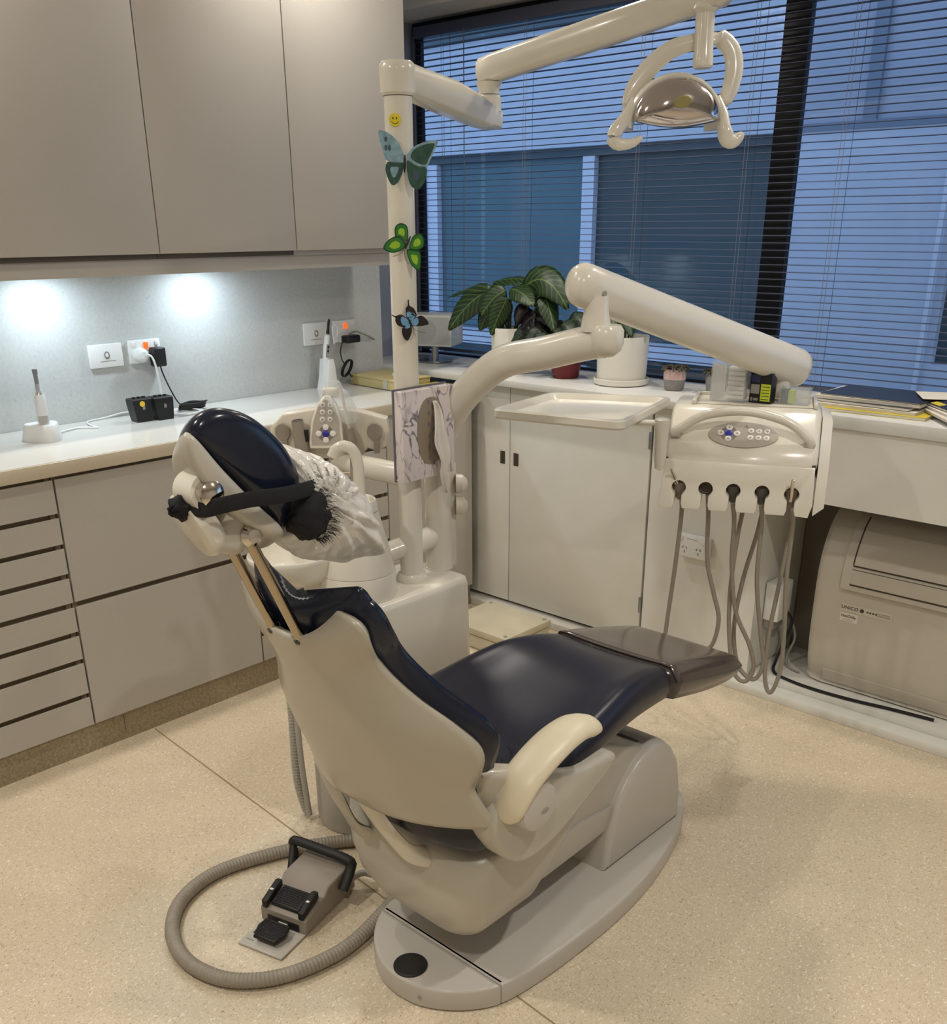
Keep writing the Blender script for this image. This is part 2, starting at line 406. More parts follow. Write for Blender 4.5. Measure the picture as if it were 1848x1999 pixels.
# wall cupboards
ys = [.637,1.147,1.657,2.167,2.688]
nm = ['leftmost tall beige wall cupboard at the edge of the picture','beige wall cupboard second from the left above the switch plates','beige wall cupboard above the black boxes, third from the left','beige wall cupboard beside the window and the lamp pole']
for i in range(4):
    t = thing('wall_cupboard', (.16,(ys[i]+ys[i+1])/2,1.4), nm[i], 'cupboard', 'wall cupboards over the worktop')
    MB().box((0.001,ys[i]+.001,1.40),(.309,ys[i+1]-.001,2.595)).obj('carcass', m_gap if i < 3 else m_cab, t, smooth=False)
    MB().box((.311,ys[i]+.0018,1.415),(.33,ys[i+1]-.0018,2.595),.0012).obj('door', m_cab, t)
vl = thing('light_pelmet', (.29,1.7,1.356), 'beige pelmet board under the wall cupboards hiding the strip lights', 'pelmet')
MB().box((.282,.637,1.356),(.30,2.688,1.414),.001).obj('fascia', m_cab, vl)
MB().box((0.001,.637,1.383),(.282,2.688,1.399)).obj('soffit', m_cab, vl, smooth=False)
m_led = mat('led_lens', (255,255,255), .4, emit=(205,232,255), es=10)
for i, ly in enumerate((1.40, 1.955)):
    t = thing('under_cupboard_light', (.14,ly,1.383), 'small round cool white light under the cupboards '+('shining at the left of the splashback' if i == 0 else 'shining above the black adapter'), 'light', 'splashback lights')
    MB().lathe([(.036,0),(.036,-.010),(.03,-.012),(.03,0)], (.14,ly,1.383), seg=20, cap=False).obj('bezel', m_alu, t)
    MB().lathe([(0,-.0105),(.03,-.0105),(.03,-.006),(0,-.006)], (.14,ly,1.383), seg=20, cap=False).obj('lens', m_led, t)
    ld = bpy.data.lights.new('under_cupboard_lamp', 'AREA'); ld.shape = 'DISK'; ld.size = .06; ld.energy = 1.7; ld.color = (.74,.89,1.0); ld.spread = math.radians(170)
    lo = bpy.data.objects.new('under_cupboard_lamp', ld); COL.objects.link(lo); lo.location = (.14,ly,1.371); setpar(lo, t)

# ---- switch plates and sockets on the splashback
def plate(name, y0, y1, z0, z1, label, cat='switch', grp='switch plates and sockets on the splashback'):
    t = thing(name, (0,(y0+y1)/2,(z0+z1)/2), label, cat, grp)
    MB().box((0.0,y0,z0),(.011,y1,z1),.003,2).obj('plate', m_whitep, t)
    return t
def rocker(t, y, z, w=.011, h=.016, x=.011):
    MB().box((x-.002,y-w/2,z-h/2),(x+.0035,y+w/2,z+h/2),.002,2).obj('rocker', m_whitep, t)
def ringsw(t, y, z):
    MB().lathe([(.0125,0),(.0125,.002),(.009,.003),(.009,.0005),(0,.0005)], (.011,y,z), (1,0,0), seg=20, cap=False, sx=.75).obj('switch_ring', m_greyp, t)
    MB().lathe([(0,.004),(.006,.004),(.0075,.002),(.0075,0)], (.011,y,z), (1,0,0), seg=16, cap=False, sx=.75).obj('rocker', m_whitep, t)
def tiny_text(t, y, z, n=12):
    # row of print under the switch
    MB().box((.0111,y-.028,z-.0011),(.0114,y+.028,z+.0011)).obj('print_line', m_greyp, t, smooth=False)
t = plate('light_switch', 1.547, 1.664, 1.063, 1.137, 'white single switch plate left of the socket with the black adapter'); ringsw(t, 1.607, 1.102); tiny_text(t, 1.61, 1.083)
t = plate('power_socket', 1.688, 1.805, 1.065, 1.140, 'white double socket holding a round white plug and a black adapter', 'socket')
rocker(t, 1.705, 1.127); rocker(t, 1.79, 1.127)
MB().box((.009,1.742,1.112),(.016,1.758,1.132),.002).obj('indicator', m_orange, t)
t = plate('light_switch', 2.420, 2.535, 1.062, 1.145, 'white single switch plate behind the white intraoral wand'); ringsw(t, 2.478, 1.105); tiny_text(t, 2.478, 1.083)
t = plate('power_socket', 2.565, 2.682, 1.062, 1.145, 'white double socket in the corner with glowing orange indicator', 'socket')
rocker(t, 2.582, 1.130); rocker(t, 2.667, 1.130)
MB().box((.009,2.618,1.112),(.016,2.634,1.134),.002).obj('indicator', m_orange, t)
# plugs
t = thing('wall_plug', (.012,1.722,1.09), 'round white plug with white flex in the left socket', 'plug')
MB().lathe([(0,.034),(.012,.034),(.021,.026),(.0235,.012),(.0235,0),(0,0)], (.0112,1.722,1.093), (1,0,0), seg=24).obj('body', m_whitep, t)
MB().tube(catmull([(.04,1.725,1.095),(.052,1.742,1.09),(.055,1.752,1.06),(.05,1.762,1.0),(.045,1.77,.93),(.05,1.775,.906),(.06,1.80,.904)],6), .0034, 8).obj('flex', m_whitep, t)
t = thing('power_adapter', (.012,1.775,1.06), 'black plug-in adapter hanging on the left socket', 'adapter')
MB().box((.012,1.757,1.052),(.052,1.80,1.115),.006,3).obj('body', m_blackp, t)
MB().tube(catmull([(.035,1.782,1.052),(.04,1.784,1.03),(.045,1.80,.98),(.05,1.822,.93),(.06,1.845,.906),(.075,1.88,.904)],6), .0024, 8).obj('flex', m_blackp, t)
t = thing('cable_coil', (.08,1.85,.9), 'coil of black lead tied up behind the black boxes', 'cable')
for k in range(5):
    pts = []
    for a in range(25):
        th = a/24*2*PI
        pts.append((.075+.016*math.sin(th)+.003*k, 1.86+.052*math.cos(th)+random.uniform(-.003,.003), .9055+.0052*k+.002*math.sin(3*th)))
    MB().tube(pts, .0026, 7).obj('loop', m_blackp, t)
t = thing('cable_coil', (.12,1.80,.9), 'loose white lead coiled on the worktop behind the black boxes', 'cable')
for k in range(4):
    pts = []
    for a in range(31):
        th = a/30*2*PI
        pts.append((.115+(.042+.006*k)*math.sin(th), 1.80+(.075-.007*k)*math.cos(th), .9035+.0012*k))
    MB().tube(pts, .0017, 6).obj('loop', m_whitep, t)

# ---- black boxes
for i, (bx, by, rz, lab) in enumerate(((.135,1.632,-.05,'small black box with yellow round sticker standing on the worktop'),(.150,1.701,-.04,'small black box without sticker beside the coiled lead on the worktop'))):
    t = thing('desk_speaker', (bx,by,.9), lab, 'speaker', 'pair of black boxes on the worktop')
    M = Matrix.Translation((bx,by,.9)) @ Matrix.Rotation(rz,4,'Z')
    def rr(w, d, z, lean): return [xf(M, sx*d+lean, sy*w, z) for sx, sy in ((1,-1),(1,1),(-1,1),(-1,-1))]
    q = MB().loft([rr(.026,.022,0,.003),rr(.028,.023,.012,.002),rr(.0325,.025,.055,-.002),rr(.0335,.024,.070,-.003),rr(.031,.021,.074,-.003)])
    q.obj('body', m_blackp, t, smooth=False)
    for k in (-1,0,1): MB().lathe([(0,.004),(.006,.004),(.006,0)], xf(M,-.003,k*.017,.074), seg=12).obj('knob', m_blackp, t)
    MB().box((-.0005,-.004,-.006),(.0012,.004,.006), M=M @ Matrix.Translation((.0235,.002,.045)) @ Matrix.Rotation(math.radians(3),4,'Y')).obj('badge', m_greyp, t)
    if i == 0: MB().lathe([(0,.0012),(.009,.0012),(.009,0)], xf(M,.0237,-.002,.058), V((M.to_3x3() @ V((1,0,.04)))), seg=20).obj('sticker', mat('yellow_sticker',(240,205,60),.5), t)

# ---- handpiece in its dock (left end of worktop)
t = thing('curing_light', (.20,1.275,.9), 'cordless handpiece in a clear sleeve standing in its white dock', 'dental tool')
def rtri(z, s, back):
    pts = []
    for a in range(28):
        th = 2*PI*a/28
        r = .055*s*(1+.13*math.cos(3*th))
        pts.append((.19+r*math.cos(th)*1.05, 1.28+r*math.sin(th)*1.0, z))
    return pts
MB().loft([rtri(.9,1.0,0),rtri(.906,1.0,0),rtri(.925,.92,0),rtri(.945,.85,0),rtri(.948,.8,0)]).obj('dock', m_whitep, t)
MB().lathe([(.0,0),(.014,0),(.0145,.004),(.0145,.05),(.014,.075),(.0135,.10),(.011,.115),(.006,.13),(.0055,.17),(.006,.185),(.003,.19),(0,.19)], (.208,1.277,.915), (-.06,0.02,1), seg=20).obj('handle', m_chrome, t)
MB().lathe([(.0148,.058),(.0148,.112),(.012,.118)], (.208,1.277,.915), (-.06,0.02,1), seg=20, cap=False).obj('grip', m_whitep, t)
MB().lathe([(.0062,.125),(.0062,.176),(.0075,.18),(.0075,.192),(0,.193)], (.208,1.277,.915), (-.06,0.02,1), seg=14, cap=False).obj('nozzle', m_alu, t)
MB().lathe([(.019,.018),(.0185,.06),(.0188,.10),(.0165,.125),(.008,.145),(.0072,.15)], (.208,1.277,.915), (-.06,0.02,1), seg=16, cap=False).obj('clear_sleeve', m_clear, t)
MB().tube(catmull([(.15,1.335,.904),(.11,1.42,.9035),(.15,1.47,.9035),(.09,1.475,.9035),(.03,1.50,.9035),(.012,1.57,.9045),(.012,1.65,.912),(.05,1.72,.9045),(.11,1.78,.904)],8), .0027, 8).obj('flex', m_whitep, t)

# ---- white wand in stand by the corner socket
t = thing('intraoral_camera', (.075,2.475,.9), 'white intraoral wand resting upright in a white charging stand', 'dental tool')
pr = [(-.035,.9),(.035,.9),(.036,.906),(.026,.915),(.018,.99),(.012,1.015),(-.012,1.015),(-.022,.95),(-.032,.91)]
MB().prism([(.04,2.475+a,c) for a,c in pr], (.06,0,0), .005, 2).obj('stand', m_whitep, t)
MB().tube(catmull([(.07,2.462,.93),(.07,2.468,.99),(.07,2.474,1.03),(.07,2.479,1.07),(.07,2.486,1.105)],5), [.012]*5+[.0135]*5+[.013]*5+[.011]*5+[.006], 14).obj('handle', m_whitep, t)
MB().tube(catmull([(.07,2.486,1.10),(.07,2.490,1.125),(.072,2.496,1.158)],6), [.0062]*6+[.005]*6+[.0035], 10, roundcap=True).obj('tip', m_blackp, t)
MB().box((-.0012,-.007,-.024),(.0022,.007,.024),.0015, M=frame((.0815,2.473,1.045),(1,0,.0),(0,.985,-.17))).obj('button_panel', m_greyp, t)
for k in range(3): MB().lathe([(0,.0015),(.0042,.0015),(.0042,0)], (.0835,2.470+.0025*k,1.031+.014*k), (1,0,0), seg=12).obj('button', m_blackp if k else m_chrome, t)
# corner adapter
t = thing('power_adapter', (.012,2.635,1.07), 'black brick adapter lying sideways on the corner socket', 'adapter')
MB().box((.012,2.585,1.064),(.03,2.622,1.096),.003).obj('plug_body', m_whitep, t)
MB().box((.028,2.585,1.062),(.07,2.655,1.091),.007,3).obj('body', m_blackp, t)
MB().tube(catmull([(.045,2.588,1.072),(.04,2.58,1.06),(.035,2.575,1.03),(.035,2.58,1.0),(.035,2.59,.985)],6), .0022, 7).obj('flex', m_blackp, t)
for k in range(4):
    pts = [(.036+.004*k+.006*math.sin(a/16*2*PI), 2.598+.020*math.cos(a/16*2*PI)+.012*math.sin(a/16*2*PI), .965+.032*math.sin(a/16*2*PI)) for a in range(17)]
    MB().tube(pts, .0024, 7).obj('flex_loop', m_blackp, t)
MB().tube(catmull([(.04,2.61,.945),(.05,2.615,.932),(.06,2.63,.942)],5), .003, 7).obj('flex_end', m_blackp, t)
t = thing('white_adapter_block', (.012,2.55,1.05), 'white cable hook hanging between the switch and the corner socket', 'cable')
MB().tube(catmull([(.03,2.568,1.09),(.035,2.566,1.125),(.03,2.552,1.13),(.028,2.546,1.12),(.026,2.553,1.06)],6), .0036, 8).obj('loop', m_whitep, t)
t = thing('grey_cable', (.02,2.7,1.05), 'grey cable running from the corner socket towards the window', 'cable')
MB().tube(catmull([(.03,2.63,1.094),(.028,2.66,1.10),(.02,2.70,1.09),(.005,2.77,1.065),(-.03,2.84,1.03),(-.09,2.87,.985)],6), .0032, 8).obj('sheath', m_greyp, t)
# folders in the corner
m_kraft = mat('kraft_card', (196,180,128), .6, var=.05, scale=25)
m_olive = mat('olive_card', (170,150,62), .6, var=.06, scale=25)
M = Matrix.Translation((.20,2.69,.9)) @ Matrix.Rotation(math.radians(-4),4,'Z')
t = thing('cardboard_box', (.20,2.69,.9), 'flat kraft cardboard box lying in the worktop corner', 'box')
MB().box((-.155,-.085,0.002),(.12,.10,.034),.002, M=M).obj('tray', m_kraft, t)
MB().box((-.158,-.088,.0345),(.123,.103,.041),.002, M=M).obj('lid', m_kraft, t)
MB().box((.06,-.089,.004),(.085,-.0882,.038), M=M).obj('tape', m_clear, t)
t = thing('document_folder', (.42,2.72,.9), 'olive yellow folder at the worktop end behind the curved arm', 'folder')
MB().box((.335,2.63,.901),(.50,2.81,.903)).box((.335,2.63,.915),(.50,2.81,.917)).box((.335,2.806,.901),(.50,2.81,.917)).obj('cover', m_olive, t, smooth=False)
MB().box((.34,2.635,.9032),(.495,2.805,.9148)).obj('pages', mat('paper',(214,208,196),.8,var=.03,scale=30), t, smooth=False)
t = thing('white_clip', (.14,2.70,.941), 'small crumpled white wrapper lying on the cardboard box', 'wrapper')
q = MB(); 
for k in range(3): q.box((-.02,-.008,0),(.022,.008,.006+.003*k),.002, M=Matrix.Translation((.20+.02*k,2.715-.012*k,.9415)) @ Matrix.Rotation(.5*k-.4,4,'Z') @ Matrix.Rotation(-.15*k,4,'Y'))
q.obj('film', m_whitep, t)
# ================================================================== WINDOW BENCH
BF = 2.89
bt = thing('window_bench', (.8,3.05,.93), 'white bench top under the window carrying the plant pots', 'bench')
MB().box((-.189,2.818,.93),(1.655,3.231,.955),.002).obj('slab', m_bench, bt)
bt2 = thing('window_bench', (2.5,3.05,.925), 'thicker white bench top at the right carrying the paper stacks', 'bench')
MB().box((1.658,2.82,.937),(3.6,3.231,.975),.003).obj('slab', m_bench, bt2)
MB().box((1.658,2.832,.705),(3.6,2.85,.937)).obj('apron_panel', m_white, bt2, smooth=False)
m_pull = mat('dark_pull', (70,64,58), .5, var=.1, scale=80)
cb = thing('bench_cupboard', (.97,2.95,.04), 'white bench cupboard with two dark recessed pulls under the pots', 'cupboard')
MB().box((.40,BF+.02,.035),(1.296,3.22,.928)).obj('carcass', m_gap, cb, smooth=False)
MB().box((.40,BF,.045),(.6505,BF+.018,.922),.001).obj('door', m_white, cb)
MB().box((.6545,BF,.045),(1.294,BF+.018,.922),.001).obj('door', m_white, cb)
for hx in (.616,.685):
    pf = MB().box((hx-.0125,BF-.0015,.617),(hx+.0125,BF+.001,.667),.0008).obj('pull', m_pull, cb)
    MB().box((hx-.009,BF-.0035,.620),(hx-.001,BF-.0012,.664),.0008).obj('lip', m_gap, cb)
for hz in (.19,.80):
    MB().box((1.288,BF-.004,hz-.03),(1.3,BF,hz+.03),.001).obj('hinge', m_alu, cb)
nb = MB().box((1.304,BF,.03),(1.742,3.22,.928)).obj('bench_end_block', m_white, smooth=False)
tag(nb, 'white end block of the bench carrying the low double socket', 'panel')
tr = MB().box((.40,2.845,0),(4.6,3.23,.03),.002).obj('trim_1', m_white, smooth=True); struct(tr)
tr2 = MB().box((1.746,2.905,.03),(4.6,3.23,.055),.002).obj('trim_2', m_white); struct(tr2)
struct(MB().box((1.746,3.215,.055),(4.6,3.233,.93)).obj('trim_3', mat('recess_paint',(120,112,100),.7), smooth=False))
# double socket on the block
t = thing('power_socket', (1.505,BF-.03,.465), 'white double power point low on the bench end block behind the hoses', 'socket')
MB().box((1.447,BF-.032,.428),(1.565,BF,.503),.003,2).obj('plate', m_whitep, t)
MB().box((1.452,BF-.034,.482),(1.470,BF-.031,.499),.001).obj('rocker', m_whitep, t); MB().box((1.54,BF-.034,.482),(1.558,BF-.031,.499),.001).obj('rocker', m_whitep, t)
for sx in (1.478,1.532):
    for dx, dz, rz in ((-.007,.006,.5),(.007,.006,-.5),(0,-.009,0)):
        MB().box((-.0011,-.0005,-.004),(.0011,.0005,.004), M=Matrix.Translation((sx+dx,BF-.0325,.455+dz)) @ Matrix.Rotation(rz,4,'Y')).obj('slot', m_blackp, t, smooth=False)
MB().box((1.484,BF-.0326,.493),(1.526,BF-.032,.4945)).obj('print_line', m_greyp, t, smooth=False)

# ================================================================== AIR CONDITIONER under the bench
m_ac = mat('aircon_shell', (196,188,174), .42, var=.015, scale=20)
m_acd = mat('aircon_dark_line', (70,64,56), .6)
ac = thing('air_conditioner', (2.4,3.08,.055), 'beige floor air conditioner under the bench with curved outlet flap', 'air conditioner')
X0, X1 = 1.905, 2.95
pr = [(3.205,.058),(3.0,.058),(2.985,.075),(2.965,.14),(2.955,.25),(2.955,.42),(2.965,.50),(2.99,.565),(3.03,.62),(3.09,.655),(3.205,.665)]
q = MB()
cpr = catmull([(0,a,c) for a,c in pr],5)
def acring(x, ins):
    cy, cz = 3.12, .34
    return [(x, cy+(p.y-cy)*(1-ins*.9), cz+(p.z-cz)*(1-ins*.5)) for p in cpr]
q.loft([acring(X0,.22),acring(X0+.006,.10),acring(X0+.025,.03),acring(X0+.06,0),acring(X1-.06,0),acring(X1,.1)])
q.obj('shell', m_ac, ac, angle=60)
def acy(z):   # front y at height z
    best = min(cpr[:-4], key=lambda p: abs(p.z-z)); 
    for i in range(len(cpr)-1):
        a, b = cpr[i], cpr[i+1]
        if (a.z-z)*(b.z-z) <= 0 and b.z > a.z: return lerp(a.y, b.y, (z-a.z)/max(1e-6,(b.z-a.z)))
    return best.y
# raised outlet surround, flap and grille lines
def strip(x0, x1, z0, z1, off, name, mt, parent, nz=10):
    q = MB(); rings = []
    for i in range(nz+1):
        z = lerp(z0, z1, i/nz); y = acy(z)
        rings.append([(x0,y-off,z),(x1,y-off,z),(x1,y+.01,z),(x0,y+.01,z)])
    q.loft(rings); return q.obj(name, mt, parent, angle=50)
strip(X0+.095, X1-.02, .415, .64, .012, 'outlet_surround', m_ac, ac)
strip(X0+.128, X1-.05, .498, .636, .017, 'outlet_flap', m_ac, ac)
strip(X0+.124, X1-.045, .492, .498, .0135, 'flap_gap', m_acd, ac, 3)
strip(X0+.122, X0+.128, .498, .636, .0135, 'flap_gap', m_acd, ac)
strip(X0+.128, X1-.05, .437, .482, .015, 'grille_panel', m_ac, ac, 4)
strip(X0+.124, X1-.045, .431, .437, .0132, 'grille_gap', m_acd, ac, 3)
strip(X0+.124, X1-.045, .482, .4835, .0132, 'grille_gap', m_acd, ac, 3)
strip(X0+.07, X1-.05, .075, .118, .007, 'filter_grip', m_ac, ac, 4)
# control strip
strip(X0+.105, X0+.268, .340, .366, .0012, 'control_strip', mat('control_strip',(206,199,184),.4), ac, 3)
yl = acy(.353)-.0016
Mt = lambda x, z: Matrix.Translation((x, acy(z)-.0018, z)) @ Matrix.Rotation(PI/2,4,'X')
text_mb('UNICO', .017, Mt(X0+.133,.353), .0003).obj('lettering', m_acd, ac, smooth=False)
MB().lathe([(0,.0012),(.0065,.0012),(.0065,0)], (X0+.172,yl+.0004,.353), (0,-1,0), seg=16).obj('button', m_acd, ac)
for k in range(4): MB().lathe([(0,.0012),(.003,.0012),(.003,0)], (X0+.19+.009*k,yl+.0004,.353), (0,-1,0), seg=10).obj('indicator_dot', m_acd, ac)
text_mb('OLIMPIA', .0075, Mt(X0+.247,.3565), .0002).obj('lettering', m_greyp, ac, smooth=False)
text_mb('SPLENDID', .0075, Mt(X0+.247,.3495), .0002).obj('lettering', m_greyp, ac, smooth=False)
MB().lathe([(.0055,0.0006),(.0055,.001),(.004,.001),(.004,.0006)], (X0+.224,yl+.0003,.353), (0,-1,0), seg=14, cap=False).obj('emblem', m_greyp, ac)
strip(X0+.105, X0+.162, .305, .334, .0008, 'sticker', mat('sticker_white',(222,216,204),.5), ac, 2)
text_mb('HotChilly', .0125, Mt(X0+.133,.324), .0003).obj('lettering', m_acd, ac, smooth=False)
for k in range(2): strip(X0+.115, X0+.15, .3085+.005*k, .3095+.005*k, .0012, 'print_line', m_greyp, ac, 1)
# small white box and leads left of the air conditioner
t = thing('wall_junction_box', (1.83,3.16,.055), 'small white box on the side of the bench block behind the hoses', 'junction box')
MB().box((1.745,2.955,.235),(1.80,3.05,.37),.006).obj('cover', m_whitep, t)
MB().box((1.745,2.965,.205),(1.785,3.04,.235),.003).obj('lower_cover', m_greyp, t)
t = thing('power_cable', (1.85,2.95,.06), 'black cable lying on the plinth in front of the air conditioner', 'cable')
MB().tube(catmull([(1.79,3.03,.26),(1.815,3.04,.22),(1.805,3.02,.15),(1.80,2.985,.09),(1.815,2.945,.062),(1.88,2.92,.06),(1.98,2.908,.061),(2.10,2.915,.061),(2.22,2.935,.061),(2.35,2.95,.061)],8), .0055, 8).obj('sheath', m_blackp, t)
MB().tube(catmull([(1.80,3.05,.24),(1.825,3.06,.16),(1.81,3.05,.09),(1.83,3.02,.062),(1.88,3.0,.061)],6), .004, 7).obj('lead', m_greyp, t)

# floor connection box
m_cream = mat('cream_plastic', (205,196,172), .45, var=.03, scale=15)
t = thing('floor_connection_box', (.83,2.66,0), 'flat cream connection box on the floor behind the chair unit', 'connection box')
MB().box((.67,2.50,.002),(.975,2.76,.055),.006).obj('base', m_cream, t)
MB().box((.665,2.495,.057),(.98,2.765,.085),.006).obj('lid', m_cream, t)
for a, c in ((.685,2.515),(.96,2.515),(.96,2.745),(.685,2.745)): MB().lathe([(.008,.0858),(.008,.0865),(.0,.0865)], (a,c,0), seg=12).obj('screw', m_greyp, t)
# ================================================================== DENTAL UNIT
m_ivory = mat('ivory_enamel', (222,216,202), .22, coat=.25, var=.015, scale=8)
m_ivory2 = mat('ivory_plastic', (214,206,190), .33, var=.02, scale=10)
m_greye = mat('grey_enamel', (178,174,164), .35, var=.02, scale=10)
m_taupe = mat('taupe_plastic', (148,138,126), .45, var=.03, scale=25)
m_seamd = mat('seam_dark', (74,68,60), .6)
m_hose = mat('grey_hose', (150,142,128), .5, var=.05, scale=60)
m_keypad = mat('keypad_foil', (170,162,150), .4, var=.02, scale=30)
m_key = mat('key_cap', (222,218,212), .3)
m_blue = mat('blue_key', (40,44,150), .35)
un = thing('dental_unit', (1.345,1.58,0), 'ivory dental unit block on the floor with tapered spittoon column and tall lamp pole', 'dental unit')
def stadium(x0, x1, y0, y1, z, r, n=10):
    pts = []; cx = (x0+x1)/2; R = (x1-x0)/2
    for k in range(2*n+1):       # front semicircle (towards -y)
        a = PI + PI*k/(2*n); pts.append((cx+R*math.cos(a), y0+R+R*math.sin(a), z))
    for k in range(n+1): a = 0+PI/2*k/n; pts.append((x1-r+r*math.cos(a), y1-r+r*math.sin(a), z))
    for k in range(n+1): a = PI/2+PI/2*k/n; pts.append((x0+r+r*math.cos(a), y1-r+r*math.sin(a), z))
    return pts
MB().loft([stadium(1.239,1.451,1.354,1.80,0.002,.02),stadium(1.235,1.455,1.35,1.805,.02,.02),stadium(1.235,1.455,1.35,1.805,.36,.02),stadium(1.238,1.452,1.353,1.80,.364,.02)]).obj('lower_body', m_greye, un)
MB().loft([stadium(1.24,1.45,1.355,1.80,.366,.02),stadium(1.234,1.457,1.348,1.806,.372,.025),stadium(1.236,1.455,1.350,1.80,.610,.025),stadium(1.239,1.451,1.354,1.796,.625,.025),stadium(1.247,1.443,1.362,1.788,.63,.022)]).obj('upper_body', m_ivory, un, angle=60)
# spittoon column
sc = (1.335,1.505)
spc = MB().lathe([(.100,.6305),(.1005,.634),(.098,.69),(.0965,.6935)], (*sc,0), seg=40).obj('column_base', m_ivory, un)
MB().lathe([(.0968,.6945),(.0965,.70),(.085,.75),(.067,.82),(.0605,.846)], (*sc,0), seg=40).obj('column_cone', m_ivory, un)
MB().lathe([(.0605,.8475),(.0602,.85),(.057,.872),(.055,.874),(.052,.872),(.050,.862),(0.0,.858)], (*sc,0), seg=40, cap=False).obj('cup_ring', m_ivory, un)
# bowl reaching out from the column
def bowlring(z, s, o=0):
    pts = []
    for k in range(36):
        a = 2*PI*k/36
        pts.append((1.235+s*(.105*math.cos(a))+o, 1.395+s*(.125*math.sin(a))+o*.8, z))
    return pts
bo = MB().loft([bowlring(.665,.25,.03),bowlring(.675,.55,.02),bowlring(.70,.85,.008),bowlring(.735,.99),bowlring(.745,1.0),bowlring(.747,.97),bowlring(.74,.94),bowlring(.70,.78,.006),bowlring(.685,.4,.015)]).obj('bowl', m_ivory, un, angle=70)
MB().tube(catmull([(1.30,1.47,.66),(1.28,1.44,.67),(1.25,1.41,.675)],4), .035, 16).obj('bowl_neck', m_ivory, un)
# spout: flat hooked strip
sp = catmull([(1.350,1.515,.855),(1.350,1.515,.92),(1.349,1.514,.965),(1.342,1.507,.994),(1.328,1.494,1.004),(1.313,1.480,.996),(1.306,1.473,.978)],6)
MB().tube(sp, .0125, 16, flat=(.62,1.10,(.73,-.68,0))).obj('spout', m_ivory, un)
MB().tube(catmull([(1.29,1.545,.69),(1.29,1.548,.85),(1.292,1.55,.95),(1.30,1.545,.975)],5), .009, 12).obj('cup_filler', m_taupe, un)
# lamp pole
PX, PY = 1.363, 1.67
MB().lathe([(.042,.630),(.042,.640),(.036,.650)], (PX,PY,0), seg=36).obj('pole_collar', m_ivory, un)
MB().lathe([(.030,.64),(.0305,1.2),(.0315,1.7505)], (PX,PY,0), seg=36).obj('lamp_pole', m_ivory, un)
# delivery column
DX, DY = 1.345, 1.79
MB().lathe([(.038,.63),(.038,.633),(.0365,.634),(.0365,.90),(.0365,.9235)], (DX,DY,0), seg=36).obj('arm_column', m_ivory, un)
MB().box((DX-.035,DY+.012,.628),(DX+.030,DY+.045,.92),.012,3).obj('column_back_cover', m_ivory2, un)
for zc in (.80,.86): MB().lathe([(.0,.032),(.012,.030),(.024,.018),(.026,0)], (DX+.032,DY+.035,zc), (.7,.7,0), seg=20).obj('hose_boss', m_ivory2, un)
MB().tube([(1.36,1.67,.72),(1.335,1.79,.72)], .03, 20).obj('cross_tube', m_ivory, un)
MB().tube([(1.36,1.67,.725),(1.29,1.565,.685)], .028, 20).obj('cross_tube', m_ivory, un)
# waste hoses hanging in front of the lower body
def corr(pts, r, n=4, amp=.0012, wl=.006, seg=10):
    P = catmull(pts, n); L = [0]
    for i in range(1, len(P)): L.append(L[-1]+(P[i]-P[i-1]).length)
    tot = L[-1]; N = max(8, int(tot/wl*3)); out = []; j = 0
    for k in range(N+1):
        s = tot*k/N
        while j < len(L)-2 and L[j+1] < s: j += 1
        u = (s-L[j])/max(1e-9, L[j+1]-L[j]); out.append(P[j].lerp(P[j+1], u))
    return out, [r+amp*math.cos(2*PI*k/3) for k in range(N+1)]
P_, R_ = corr([(1.225,1.36,.70),(1.225,1.352,.5),(1.23,1.35,.3),(1.235,1.345,.12),(1.245,1.36,.012)], .0125, wl=.009)
MB().tube(P_, R_, 10).obj('waste_hose', m_greye, un)
MB().tube(catmull([(1.255,1.345,.68),(1.262,1.338,.45),(1.27,1.336,.2),(1.275,1.345,.02)],6), .008, 10).obj('water_hose', m_greye, un)

